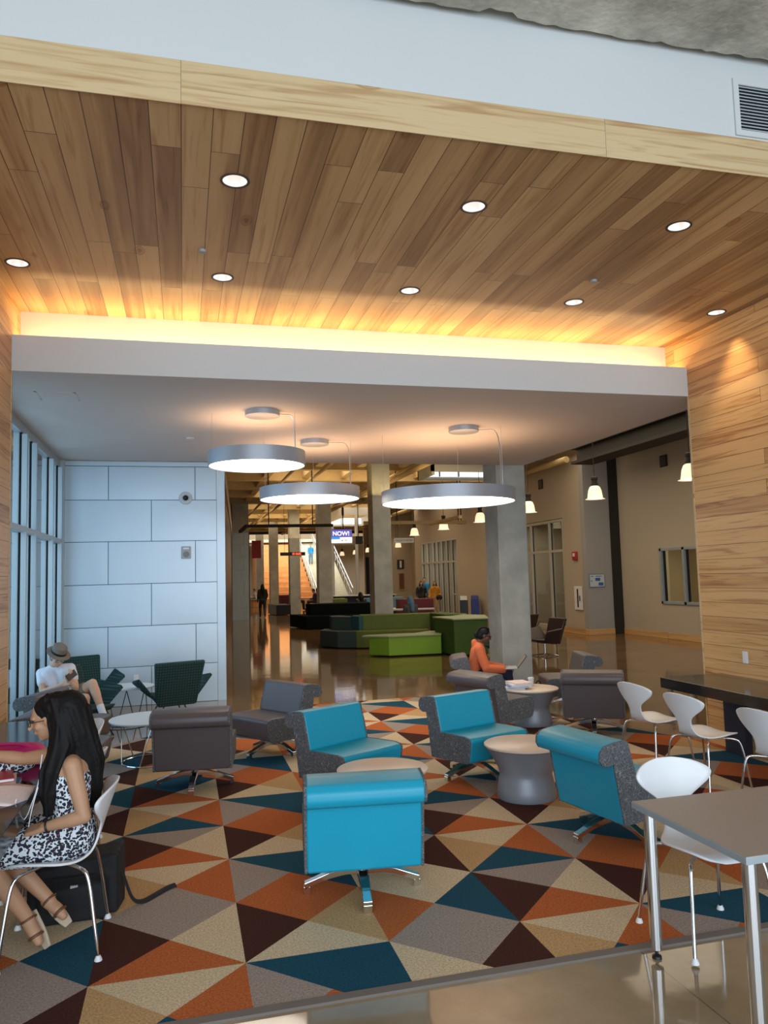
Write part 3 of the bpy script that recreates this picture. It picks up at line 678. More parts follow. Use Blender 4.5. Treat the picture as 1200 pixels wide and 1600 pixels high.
# vent grille in the white header
t = thing('vent_grille', 'white louvred air grille high on the white header wall', 'vent', (3.82, YP, 4.97))
fr = MB(); fr.box((-0.24, -0.014, -0.20), (0.24, 0, -0.16)); fr.box((-0.24, -0.014, 0.16), (0.24, 0, 0.20)); fr.box((-0.24, -0.014, -0.16), (-0.20, 0, 0.16)); fr.box((0.20, -0.014, -0.16), (0.24, 0, 0.16)); fr.build('frame', M['white'], t)
MB().box((-0.2, -0.004, -0.16), (0.2, -0.001, 0.16)).build('dark_backing', M['gasket'], t)
sl = MB()
for i in range(14): sl.add([(-0.2, -0.012, -0.155 + i * 0.0228), (0.2, -0.012, -0.155 + i * 0.0228), (0.2, -0.003, -0.142 + i * 0.0228), (-0.2, -0.003, -0.142 + i * 0.0228)], [[0, 1, 2, 3]])
sl.build('louvres', M['ltgrey'], t, solid=0.002)

# ring pendants
def ring(cx, cy, z, r_, can_, wires, lb):
    t = thing('ring_pendant', lb, 'pendant lamp', (cx, cy, z), 0, 'round silver drum pendants')
    h = 0.085
    MB().lathe([(r_ - 0.012, h), (r_, h), (r_, -h), (r_ - 0.012, -h)], n=80, closed=True).build('band', M['ring'], t, smooth=True)
    MB().lathe([(0, -h + 0.018), (r_ - 0.014, -h + 0.018), (r_ - 0.014, -h + 0.022), (0, -h + 0.022)], n=80).build('lower_diffuser', M['diffuser'], t)
    MB().lathe([(0, h - 0.022), (r_ - 0.014, h - 0.022), (r_ - 0.014, h - 0.018), (0, h - 0.018)], n=80).build('upper_lens', M['uplight'], t)
    MB().lathe([(0, ZS - z - 0.065), (0.19, ZS - z - 0.065), (0.20, ZS - z - 0.06), (0.20, ZS - z)], (can_[0] - cx, can_[1] - cy, 0), 40).build('canopy', M['ring'], t, smooth=True)
    for a in wires:
        p = (r_ * math.cos(R(a)) * 0.985, r_ * math.sin(R(a)) * 0.985)
        MB().sweep([(p[0], p[1], h - 0.02), (p[0], p[1], ZS - z)], 0.0022, n=6).build('suspension_wire', M['steel'], t)
    a = wires[0]; p = Vector((r_ * math.cos(R(a)) * 0.95, r_ * math.sin(R(a)) * 0.95, 0)); q = Vector((can_[0] - cx + 0.2, can_[1] - cy, ZS - z - 0.03))
    MB().sweep(arc([q, Vector((p.x, p.y, ZS - z - 0.03)), Vector((p.x + 0.01, p.y, h - 0.01))], 8), 0.006, n=8).build('power_cord', M['steel'], t)
ring(0.86, 9.20, 3.34, 0.575, (0.89, 8.80), (-44, 76, 200), 'silver drum pendant hanging nearest the metal wall, leftmost and highest of three')
ring(1.79, 11.05, 3.13, 0.725, (1.80, 10.62), (-44, 76, 200), 'silver drum pendant in the middle of three, hanging farthest back')
ring(3.58, 10.10, 2.98, 0.93, (3.60, 9.45), (-57, 60, 178), 'largest silver drum pendant, rightmost of three, in front of the near concrete column')

# bell pendants of the hall
def bell(x, y, lb, z=3.62, big=1.0, zt=5.7, lamp=True, flare=True):
    t = thing('bell_pendant', lb, 'pendant lamp', (x, y, z), 0, 'glass bell pendants')
    pr = [(0.075, 0.30), (0.12, 0.27), (0.155, 0.18), (0.175, 0.05), (0.18, 0.0)] + ([(0.235, -0.018)] if flare else [])
    MB().lathe([(r_ * big, q * big) for r_, q in pr] + [((r_ - 0.006) * big, q * big) for r_, q in pr[::-1]], n=28).build('glass_shade', M['bell'], t, smooth=True)
    MB().lathe([(0.03, 0.29), (0.085, 0.30), (0.085, 0.35), (0.065, 0.36), (0.065, 0.44), (0.08, 0.45), (0.08, 0.50), (0.02, 0.53)], n=20).build('socket_housing', M['brownbeam'], t, smooth=True)
    MB().sweep([(0, 0, 0.5), (0, 0, zt - z)], 0.008, n=6).build('stem', M['brownbeam'], t)
    if lamp:
        l = bpy.data.lights.new('bell_lamp', 'POINT'); l.energy = 9; l.color = (1.0, 0.78, 0.48); l.shadow_soft_size = 0.05
        lo = bpy.data.objects.new('bell_lamp', l); C.objects.link(lo); lo.parent = t; lo.location = (0, 0, 0.05)
    return t
bl = ['glass bell pendant half hidden by the right wood wall', 'glass bell pendant in front of the grey wall pier with the floor map', 'glass bell pendant just right of the nearest concrete column', 'glass bell pendant just left of the nearest concrete column, below the largest ring lamp',
      'glass bell pendant above the far cream storefront', 'glass bell pendant partly over the hanging faculty sign']
for i, y in enumerate((12.78, 16.35, 20.0, 23.7, 27.4, 31.2)): bell(9.5, y, bl[i])
for i, y in enumerate((42.7, 50.2, 54.2, 57.0)):
    bell(12.0 - (0.4 if i == 3 else 0), y, ['small far bell pendant under the faculty sign', 'small far bell pendant right of the black loudspeaker', 'small far bell pendant left of the black loudspeaker', 'small far bell pendant below the hanging screen'][i], z=3.56, lamp=False, flare=False)

# ================================================================== WALL FITTINGS
t = thing('security_camera', 'round dome camera on the upper part of the metal wall', 'camera', (0.04, 12.765, 3.25))
RX = Matrix.Rotation(R(90), 4, 'X')
MB().lathe([(0, 0.0), (0.105, 0.0), (0.10, 0.02), (0, 0.025)], n=32).build('mounting_plate', M['ltgrey'], t, smooth=True, xf=RX)
MB().ell((0, -0.035, 0), (0.045, 0.045, 0.045)).build('lens_dome', M['black'], t, smooth=True)
t = thing('alarm_strobe', 'small grey speaker strobe plate on the metal wall below the camera', 'alarm', (0.045, 12.765, 2.37))
MB().box((-0.075, -0.02, -0.10), (0.075, 0.0, 0.10)).build('plate', M['grey_plastic'], t, bevel=0.005)
MB().lathe([(0, 0), (0.05, 0), (0.05, 0.01), (0, 0.01)], (0, 0, 0), 24).build('speaker_grille', pbr('dark grey grille', (0.2, 0.21, 0.22), 0.6), t, xf=Matrix.Translation((0, -0.018, -0.03)) @ RX)
MB().box((-0.045, -0.032, 0.05), (0.045, -0.018, 0.08)).build('strobe_lens', M['paperw'], t, bevel=0.004)
def socket(x, y, z, face, lb):
    t = thing('wall_outlet', lb, 'outlet', (x, y, z), 0 if face == 'Y' else -PI / 2)
    MB().box((-0.038, -0.008, -0.06), (0.038, 0.0, 0.06)).build('cover_plate', M['paperw'], t, bevel=0.003)
    for s in (-0.026, 0.026): MB().box((-0.016, -0.011, s - 0.014), (0.016, -0.007, s + 0.014)).build('receptacle', M['glide'], t)
    return t
socket(-0.72, 12.765, 0.42, 'Y', 'pale double outlet plate low on the metal wall beside the plaid chair')
t = socket(XR - 0.001, 6.75, 0.98, 'X', 'white outlet plate on the right wood wall above the black counter')
# hall wall fittings
t = thing('fire_alarm', 'red fire alarm box on the cream wall left of the grey pier', 'alarm', (11.74, 21.55, 2.38))
MB().box((-0.05, -0.14, -0.13), (0, 0.14, 0.13)).build('housing', M['red'], t, bevel=0.01)
MB().box((-0.07, -0.05, -0.02), (-0.045, 0.05, 0.08)).build('strobe_lens', M['paperw'], t)
t = thing('extinguisher_cabinet', 'narrow white extinguisher cabinet with dark slot on the cream wall', 'cabinet', (11.74, 21.45, 1.08))
MB().box((-0.03, -0.24, -0.36), (0, 0.24, 0.36)).build('frame', M['paperw'], t, bevel=0.01)
MB().box((-0.034, -0.02, -0.28), (-0.028, 0.06, 0.28)).build('glass_slot', M['black'], t); MB().box((-0.05, -0.13, -0.08), (-0.03, -0.1, 0.08)).build('handle', M['black'], t)
for x, y, z, lb in ((11.74, 23.7, 4.87, 'small square dark air vent high above the near storefront'), (12.79, 18.3, 4.86, 'square dark air vent high above the small office window')):
    t = thing('wall_vent', lb, 'vent', (x, y, z)); MB().box((-0.02, -0.16, -0.16), (0, 0.16, 0.16)).build('frame', M['brownbeam'], t)
    MB().box((-0.025, -0.13, -0.13), (-0.018, 0.13, 0.13)).build('louvres', M['black'], t)
t = thing('wall_map', 'framed white floor map with blue blocks on the grey pier', 'map', (11.97, 20.745, 1.61))
MB().box((-0.26, -0.02, -0.20), (0.26, 0, 0.20)).build('frame', pbr('blue grey frame', (0.12, 0.20, 0.32), 0.5), t)
MB().box((-0.24, -0.024, -0.18), (0.24, -0.019, 0.18)).build('map_sheet', M['ltgrey'], t)
MB().box((-0.06, -0.027, -0.01), (0.10, -0.023, 0.08)).box((0.04, -0.027, -0.15), (0.20, -0.023, -0.06)).box((-0.05, -0.027, 0.12), (0.15, -0.023, 0.14)).box((-0.21, -0.027, 0.12), (-0.12, -0.023, 0.14)).box((-0.22, -0.027, -0.02), (-0.16, -0.023, 0.0)).build('map_blocks', M['blueink'], t)
# screen, loudspeaker, number display, faculty sign
t = thing('hanging_screen', 'hanging screen with purple advert reading NOW!', 'screen', (7.62, 38.0, 3.98))
MB().box((-0.66, 0, -0.36), (0.66, 0.08, 0.36)).build('casing', M['black'], t)
MB().box((-0.64, -0.006, -0.05), (0.64, 0.0, 0.34)).build('purple_panel', M['purple'], t)
MB().box((-0.64, -0.006, -0.34), (0.64, 0.0, -0.05)).build('white_panel', M['scrwhite'], t)
MB().box((-0.64, -0.010, -0.15), (0.02, -0.005, -0.03)).build('blue_ribbon', M['scrblue'], t)
text('NOW!', 'headline', 0.30, M['scrwhite'], t, Matrix.Translation((0.08, -0.012, 0.13)) @ RX, bold=True)
text('ACC', 'logo_text', 0.17, M['ink'], t, Matrix.Translation((0.44, -0.012, -0.21)) @ RX)
MB().add([(0.06, -0.01, -0.16), (0.18, -0.01, -0.2), (0.14, -0.01, -0.27), (0.10, -0.01, -0.2)], [[0, 1, 2, 3]]).build('logo_mark', M['grey_plastic'], t, solid=0.004)
MB().sweep([(0.2, 0.04, 0.36), (0.2, 0.04, 2.1)], 0.03, n=8).build('ceiling_mount', M['brownbeam'], t)
t = thing('loudspeaker', 'black box loudspeaker hanging right of the screen', 'speaker', (8.63, 38.0, 3.78))
MB().box((-0.17, 0, -0.2), (0.2, 0.3, 0.2)).build('cabinet', M['black'], t, bevel=0.01)
MB().box((-0.27, 0.02, -0.2), (-0.175, 0.3, 0.2)).build('side_panel', pbr('tan side', (0.42, 0.33, 0.26), 0.7), t)
MB().sweep([(0, 0.15, 0.2), (0, 0.15, 2.2)], 0.02, n=6).build('hanger_rod', M['brownbeam'], t)
t = thing('number_display', 'long black hanging display with glowing red digits in front of a column', 'display', (5.25, 38.0, 3.14))
MB().box((-0.62, 0, -0.085), (0.62, 0.1, 0.085)).build('casing', M['black'], t)
for s in (-0.4, 0.4): MB().sweep([(s, 0.05, 0.08), (s, 0.05, 2.9)], 0.008, n=6).build('hanger_rod', M['brownbeam'], t)
b = MB(); random.seed(3)
for k in range(8):
    if k == 2: b.box((-0.02 + k * 0.055, -0.008, -0.01), (0.01 + k * 0.055, 0, 0.01)); continue
    x = -0.02 + k * 0.055
    segs = random.sample(range(7), 5)
    S7 = [((0, .04), (.035, .05)), ((0, -.005), (.035, .005)), ((0, -.05), (.035, -.04)), ((0, 0), (.01, .05)), ((.027, 0), (.037, .05)), ((0, -.05), (.01, 0)), ((.027, -.05), (.037, 0))]
    for sgi in segs: (p, q) = S7[sgi]; b.box((x + p[0], -0.008, p[1]), (x + q[0], 0, q[1]))
b.build('lit_digits', M['led'], t)
t = thing('hanging_sign', 'pale hanging sign reading FACULTY SUITES', 'sign', (10.42, 36.0, 3.63))
MB().box((-0.50, 0, -0.12), (0.50, 0.05, 0.12)).build('board', M['ltgrey'], t)
text('FACULTY SUITES', 'lettering', 0.115, M['ink'], t, Matrix.Translation((0, -0.006, 0)) @ RX)
for s in (-0.4, 0.4): MB().sweep([(s, 0.02, 0.12), (s, 0.02, 2.2)], 0.008, n=6).build('hanger_rod', M['brownbeam'], t)
for i, (x0, x1, z0, z1, lb) in enumerate(((12.0, 12.4, 2.32, 2.85, 'small framed dark notice beyond the far storefront'), (12.05, 12.42, 1.1, 2.1, 'tall framed patterned poster beyond the far storefront'))):
    t = thing('framed_poster', lb, 'poster', ((x0 + x1) / 2, 43.0, (z0 + z1) / 2)); hx, hz = (x1 - x0) / 2, (z1 - z0) / 2
    MB().box((-hx, 0, -hz), (hx, 0.05, hz)).build('frame', M['ink'] if i == 0 else M['cream'], t)
    b = MB(); b.box((-hx * .8, -0.006, -hz * .9), (hx * .8, 0, hz * .9)) if i else None
    if i == 0: b.box((-hx * .3, -0.01, -hz * .75), (hx * .3, 0, hz * .75))
    else:
        for k in range(26):
            px, pz = random.uniform(-hx * .7, hx * .55), random.uniform(-hz * .85, hz * .8); b.box((px, -0.01, pz), (px + .05, 0, pz + .07))
    b.build('artwork', M['paperw'] if i == 0 else pbr('brown print', (0.20, 0.08, 0.04), 0.7), t)
struct(MB().box((11.75, 43.06, 0), (12.9, 43.3, 6.1)).build('wall_back', M['cream']))
# suspended rectangular lighting rail
t = thing('hanging_rail', 'long thin brown rail hanging across the hall below the waffle ceiling', 'rail', (2.3, 26.0, 0))
MB().box((-0.3, 0, 3.66), (2.7, 0.12, 3.76)).box((-0.3, 0.1, 3.66), (-0.2, 3, 3.76)).build('left_bar', M['brownbeam'], t)
MB().box((3.8, 0, 3.72), (7.6, 0.14, 3.84)).build('right_bar', M['hall_ceil'], t)
MB().box((6.2, -3, 3.68), (6.3, 0.1, 3.78)).build('cross_bar', M['hall_ceil'], t)
for x in (0.5, 2.0, 5.0, 7.3, 7.4): MB().sweep([(x, 0.06, 3.7), (x, 0.06, 5.7)], 0.02, n=6).build('hanger_rod', M['brownbeam'], t)
# rooflights: white upstands with bright glazing, set in the waffle ceiling
for x0, x1, y0, y1, lb in ((7.6, 10.4, 22.9, 24.4, 'rooflight with white upstands above the storefront side of the hall'), (8.1, 10.8, 39.6, 46.6, 'far rooflight with white upstands above the hanging screen')):
    t = thing('rooflight', lb, 'skylight', ((x0 + x1) / 2, (y0 + y1) / 2, 5.19)); hx, hy = (x1 - x0) / 2, (y1 - y0) / 2
    MB().box((-hx, -hy, -0.12), (-hx + .1, hy, 0.4)).box((hx - .1, -hy, -0.12), (hx, hy, 0.4)).box((-hx, hy - .1, -0.12), (hx, hy, 0.4)).box((-hx, -hy, -0.02), (hx, -hy + .1, 0.4)).build('upstand', M['white'], t)
    MB().box((-hx + .1, hy - .13, 0.0), (hx - .1, hy - .1, 0.36)).build('bright_glazing', M['skywin'], t)
    MB().box((-0.03, hy - .16, 0), (0.03, hy - .13, 0.36)).box((-hx * .5, hy - .16, 0), (-hx * .5 + .05, hy - .13, 0.36)).build('glazing_bars', M['grey_plastic'], t)
# service pipes under the waffle ceiling
for i, (x, z, r_, y0, y1, lb) in enumerate(((3.4, 5.35, 0.05, 22, 57, 'long pale pipe under the waffle ceiling near the metal-clad pier'), (4.4, 5.4, 0.06, 20, 57, 'pale pipe under the waffle ceiling in line with the bleachers'), (7.1, 5.25, 0.09, 20, 57, 'thick pale pipe right of the column row'),
        (7.3, 5.5, 0.04, 20, 57, 'thin pale pipe just right of the thick one'), (11.3, 5.3, 0.10, 21, 44, 'duct pipe along the top of the cream storefront wall'))):
    tag(MB().sweep([(x, y0, z), (x, y1, z)], r_, n=10).build('ceiling_pipe', M['hall_ceil'], smooth=True), lb, 'pipe')

# ================================================================== STAIR AND BLEACHERS
t = thing('bleacher_seating', 'tall orange wooden stepped seating rising to the upper floor', 'bleachers', (0, 0, 0))
for k in range(13):
    MB().box((6.15, 60.5 + k * 0.85, 0 if k == 0 else 0.42 * k - 0.02), (10.08, 71.6, 0.42 * (k + 1))).build('step', M['step_wood'], t)
t = thing('staircase', 'wide pale concrete staircase with metal rails right of the wooden seating', 'stairs', (0, 0, 0))
b = MB()
for k in range(32): b.box((10.16, 60.2 + k * 0.33, 0), (12.9, 71.0, 0.165 * (k + 1)))
b.build('flight', M['stairc'], t)
def rail(x, y0, z0, y1, z1, nm_):
    q = MB().sweep([(x, y0 - .4, z0 + 0.95), (x, y1, z1 + 0.95)], 0.045, n=8).sweep([(x, y0, z0 + 0.55), (x, y1, z1 + 0.55)], 0.025, n=6).build('handrail', M['ltgrey'], t)
    for i in range(12):
        f_ = i / 11; MB().sweep([(x, y0 + (y1 - y0) * f_, z0 + (z1 - z0) * f_), (x, y0 + (y1 - y0) * f_, z0 + (z1 - z0) * f_ + 0.95)], 0.03, n=6).build('baluster', M['ltgrey'], t)
rail(10.15, 60.2, 0.1, 70.6, 5.3, 'l'); rail(13.0, 60.2, 0.1, 70.6, 5.3, 'r'); rail(11.5, 60.2, 0.1, 70.6, 5.3, 'm')
struct(MB().box((4.0, 69.8, 5.25), (20, 73, 5.5)).build('floor', M['stairc']))
tag(MB().box((3.9, 58.9, 5.35), (14, 59.2, 5.6)).build('dark_beam', M['black']), 'black beam crossing above the bleachers and stair', 'beam')
tag(MB().box((5.05, 59.2, 3.55), (5.75, 59.3, 4.9)).build('wall_banner', M['red']), 'red and blue banner beside the slim far column', 'banner')

# ================================================================== COUNTERS AND TABLES
def counter(x0, x1, y0, y1, lb, legs):
    t = thing('stone_counter', lb, 'counter', ((x0 + x1) / 2, (y0 + y1) / 2, 0)); hx, hy = (x1 - x0) / 2, (y1 - y0) / 2
    MB().box((-hx, -hy, 0.675), (hx, hy, 0.78)).build('counter_top', M['granite'], t, bevel=0.004)
    for lx, ly in legs: MB().box((lx - 0.04, ly - 0.30, 0.0), (lx + 0.04, ly + 0.0, 0.68)).build('leg', pbr('navy metal leg', (0.012, 0.015, 0.03), 0.5), t)
counter(4.79, XR - 0.002, 2.6, 7.13, 'black granite counter along the right wood wall', ((0.28, 2.1), (0.28, 0.35), (0.28, -1.2)))
counter(XL + 0.002, -0.80, 2.6, 7.09, 'black granite counter along the left wood wall, covered with bags and papers', ((-0.28, 2.1), (-0.28, 0.0)))
t = thing('work_table', 'taupe rectangular table with thick chrome legs in the right foreground', 'table', (2.95, 3.14, 0))
MB().box((-0.77, -0.41, 0.705), (0.80, 0.41, 0.7355)).build('edge_band', M['alu'], t, bevel=0.002)
MB().box((-0.768, -0.408, 0.7355), (0.798, 0.408, 0.7375)).build('table_top', M['taupe_top'], t)
for x, y in ((-0.71, 0.35), (-0.71, -0.35), (0.73, 0.35), (0.73, -0.35)):
    l = MB().lathe([(0.030, 0.045), (0.030, 0.705)], (x, y, 0), 24).build('leg', M['chrome'], t, smooth=True)
    MB().lathe([(0.0, 0), (0.024, 0.0), (0.022, 0.012), (0.008, 0.02), (0.008, 0.046)], (x, y, 0), 16).build('foot', M['black'], l, smooth=True)
def drum(x, y, lb, first=[]):
    if first: return dup(first[0], (x, y, 0.01), 0, lb)
    t = thing('drum_table', lb, 'side table', (x, y, 0.01), 0, 'silver drum side tables')
    MB().lathe([(0.245, 0.0), (0.25, 0.012), (0.243, 0.08), (0.228, 0.16), (0.222, 0.185), (0.222, 0.21), (0.235, 0.25), (0.275, 0.33), (0.33, 0.415), (0.335, 0.42), (0.325, 0.425)], n=56).build('pedestal', M['drum'], t, smooth=True)
    MB().lathe([(0.0, 0.425), (0.338, 0.425), (0.345, 0.431), (0.345, 0.444), (0.341, 0.447), (0, 0.447)], n=56).build('table_top', M['drumtop'], t, smooth=True)
    first.append(t); return t
drum(2.81, 6.19, 'silver drum table with cream top between the two right teal chairs')
drum(1.45, 5.78, 'silver drum table mostly hidden behind the front teal chair')
drum(4.22, 9.05, 'silver drum table holding the stacked books and cup')
def lowtable(name, x, y, r_, h, lb, mt, ringr):
    t = thing(name, lb, 'side table', (x, y, 0.01))
    MB().lathe([(0, h - 0.018), (r_ - 0.006, h - 0.018), (r_, h - 0.006), (r_ - 0.002, h), (0, h)], n=48).build('table_top', M['ltgrey'], t, smooth=True)
    for k in range(3):
        a = R(35 + 120 * k)
        for d in (-0.22, 0.22):
            MB().sweep([(0.8 * r_ * math.cos(a), 0.8 * r_ * math.sin(a), h - 0.02), (ringr * math.cos(a + d * 2), ringr * math.sin(a + d * 2), 0.01)], 0.006, n=6).build('leg', M[mt], t)
    MB().sweep([(ringr * math.cos(2 * PI * k / 40), ringr * math.sin(2 * PI * k / 40), 0.009) for k in range(41)], 0.008, n=6).build('base_ring', M[mt], t, smooth=True)
lowtable('wire_base_table', -0.34, 8.72, 0.43, 0.46, 'round pale table on a chrome wire ring, left of the grey chair seen from behind', 'chrome', 0.30)
lowtable('wire_base_table', -0.76, 11.15, 0.37, 0.50, 'round pale table on dark wire legs beside the man in the hat', 'black', 0.28)

# ================================================================== SWIVEL LOUNGE CHAIRS
def star_base(t, rad=0.35):
    MB().lathe([(0.0, 0.10), (0.035, 0.10), (0.035, 0.175), (0.11, 0.178), (0.11, 0.19), (0, 0.19)], n=20).build('swivel_post', M['chrome'], t, smooth=True)
    for k in range(4):
        a = R(90 * k); d = Vector((math.cos(a), math.sin(a), 0)); sd = Vector((-d.y, d.x, 0)); b = MB()
        pr = [(0.0, .150, .100), (0.10, .142, .100), (0.2, .118, .080), (0.29, .085, .050), (0.352, .064, .026)]
        wd = [0.036, 0.032, 0.028, 0.026, 0.026]
        for (r_, zt, zb), w_ in zip(pr, wd):
            for s, z in ((-1, zb), (1, zb), (1, zt), (-1, zt)): b.v.append(tuple(d * r_ + sd * s * w_ + Vector((0, 0, z))))
        for j in range(len(pr) - 1):
            for i in range(4): b.f.append([j * 4 + i, j * 4 + (i + 1) % 4, j * 4 + 4 + (i + 1) % 4, j * 4 + 4 + i]); b.m.append(0)
        b.f += [[0, 1, 2, 3], [16, 17, 18, 19]]; b.m += [0, 0]
        p = d * 0.335
        b.prism([tuple((p + d * u * .021 + sd * v * .026)[:2]) for u, v in ((-1, -1), (1, -1), (1, 1), (-1, 1))], 0.0, 0.045)
        b.build('base_arm', M['chrome'], t, bevel=0.004)
def lounge(kind, loc, th, lb):
    lm = M['teal'] if kind == 'teal' else M['grey_lth']
    t = thing('lounge_chair', lb, 'armchair', (loc[0], loc[1], 0.01), R(th), 'swivel lounge chairs, %s' % kind)
    W = 0.340
    outl = [(-.215, .185), (-.255, .42), (-.285, .595), (-.34, .585), (-.385, .60), (-.405, .635), (-.40, .685), (-.365, .722), (-.27, .738), (-.185, .745), (-.155, .735), (-.145, .70), (-.105, .555), (-.075, .432)]
    seat = [(-.215, .185), (-.075, .432), (.10, .440), (.28, .442), (.345, .432), (.362, .405), (.345, .30), (.325, .225), (.30, .205)]
    MB().extrude_xz(outl, -W, W).build('backrest', lm, t, bevel=0.014, seg=3, smooth=True)
    MB().extrude_xz(seat, -W + .002, W - .002).build('seat', lm, t, bevel=0.016, seg=3, smooth=True)
    c = (-0.02, 0.42)
    def inset(pl, q):
        cx = sum(p[0] for p in pl) / len(pl); cz = sum(p[1] for p in pl) / len(pl)
        return [(p[0] + (cx - p[0]) * q, p[1] + (cz - p[1]) * q) for p in pl]
    full = outl[:] + seat[2:]
    for s in (-1, 1):
        y0, y1 = (W - .006, W + .012) if s > 0 else (-W - .012, -W + .006)
        MB().extrude_xz(full, y0, y1).build('side_panel', M['pattern'], t, bevel=0.006)
    star_base(t)
    return t
LC = {}
def place(kind, x, y, th, lb):
    if kind not in LC: LC[kind] = lounge(kind, (x, y), th, lb); return LC[kind]
    return dup(LC[kind], (x, y, 0.01), R(th), lb)
place('teal', 1.045, 4.745, 82.5, 'teal leather swivel chair nearest the camera, its back towards us')
place('teal', 1.365, 6.75, -59, 'teal leather swivel chair directly behind the nearest one, leftmost of the teal chairs')
place('teal', 2.66, 6.99, -71, 'teal leather swivel chair facing the camera behind the uncovered drum table')
place('teal', 2.985, 5.10, 11, 'teal leather swivel chair seen from behind next to the taupe table')
place('grey', 0.10, 7.57, 82.4, 'grey leather swivel chair with its back to us left of the teal chairs')
place('grey', 0.95, 8.62, 212, 'grey leather swivel chair facing left beside the end of the metal wall')
place('grey', 3.54, 8.68, 22, 'grey leather swivel chair just in front of the person in the orange hoodie')
place('grey', 4.06, 10.42, -18, 'grey leather swivel chair the person in the orange hoodie sits in')
place('grey', 4.70, 8.36, 60, 'grey leather swivel chair with its back to us near the right counter')
place('grey', 5.22, 9.95, 165, 'grey leather swivel chair whose top peeks over the chair near the right counter')
place('grey', -1.24, 9.10, -20, 'grey leather swivel chair in front of the man in the hat')
place('grey', -1.08, 7.72, -8, 'grey leather swivel chair just behind the woman with long black hair')

# ================================================================== WHITE SHELL CHAIRS
def shell_chair(loc, th, lb):
    t = thing('shell_chair', lb, 'chair', (loc[0], loc[1], loc[2]), R(th), 'white moulded shell chairs')
    cl = [(.235, .435), (.22, .452), (.16, .463), (.06, .458), (-.04, .448), (-.12, .45), (-.175, .475), (-.205, .52), (-.222, .57), (-.238, .62), (-.255, .67), (-.272, .72), (-.29, .77), (-.305, .81), (-.312, .83)]
    wd = [.05, .14, .195, .222, .215, .17, .112, .085, .078, .095, .155, .215, .232, .16, .05]
    # resample
    K = 48; P_ = []
    for k in range(K + 1):
        u = k / K * (len(cl) - 1); i = min(int(u), len(cl) - 2); f = u - i
        def cr(a, b_, c_, d_, f): return 0.5 * ((2 * b_) + (-a + c_) * f + (2 * a - 5 * b_ + 4 * c_ - d_) * f * f + (-a + 3 * b_ - 3 * c_ + d_) * f ** 3)
        g = lambda L, j: L[max(0, min(len(L) - 1, j))]
        P_.append((cr(g(cl, i - 1)[0], g(cl, i)[0], g(cl, i + 1)[0], g(cl, i + 2)[0], f), cr(g(cl, i - 1)[1], g(cl, i)[1], g(cl, i + 1)[1], g(cl, i + 2)[1], f), max(.01, cr(g(wd, i - 1), g(wd, i), g(wd, i + 1), g(wd, i + 2), f)), u))
    b = MB(); J = 14
    for x, z, w_, u in P_:
        for j in range(J + 1):
            v = (j / J * 2 - 1); y = v * w_
            sb = min(1, max(0, (u - 6) / 4))
            b.v.append((x + sb * 1.25 * y * y + (1 - sb) * 0, y, z + (1 - sb) * 0.55 * y * y))
    for i in range(K):
        for j in range(J): o = i * (J + 1) + j; b.f.append([o, o + 1, o + J + 2, o + J + 1]); b.m.append(0)
    b.build('shell', M['shell'], t, smooth=True, solid=0.011)
    b = MB(); b.lathe([(0, .425), (.05, .425), (.05, .446), (0, .446)], (0, 0, 0), 20); b.build('mounting_hub', M['steel'], t)
    for sx in (1, -1):
        for sy in (1, -1):
            l = MB().sweep(arc([(sx * .03, sy * .04, .432), (sx * .15, sy * .19, .436), (sx * .185, sy * .215, .40), (sx * .235, sy * .255, .012)], 6), 0.0095, n=10).build('leg', M['chrome'], t, smooth=True)
            MB().lathe([(0, 0), (0.02, 0), (0.018, 0.01), (0.01, 0.025), (0, 0.026)], (sx * .235, sy * .255, 0), 14).build('foot_glide', M['glide'], l, smooth=True)
    return t
SH = shell_chair((2.62, 3.60, 0.010), -90, 'white shell chair tucked under the taupe table')
def sh(x, y, th, lb): return dup(SH, (x, y, 0.011), R(th), lb)
sh(4.36, 6.62, 8, 'white shell chair at the right counter, farthest from the camera')
sh(4.36, 5.88, 8, 'white shell chair at the right counter, second from the far end')
sh(4.42, 5.02, 8, 'white shell chair at the right counter cut by the right picture edge')
sh(-0.66, 4.55, 180, 'white shell chair the woman with long black hair sits on')
sh(-0.92, 6.45, 200, 'white shell chair whose back edge shows behind the black hair')
sh(-0.80, 5.42, 172, 'white shell chair beyond the seated woman, its seat showing above her lap')

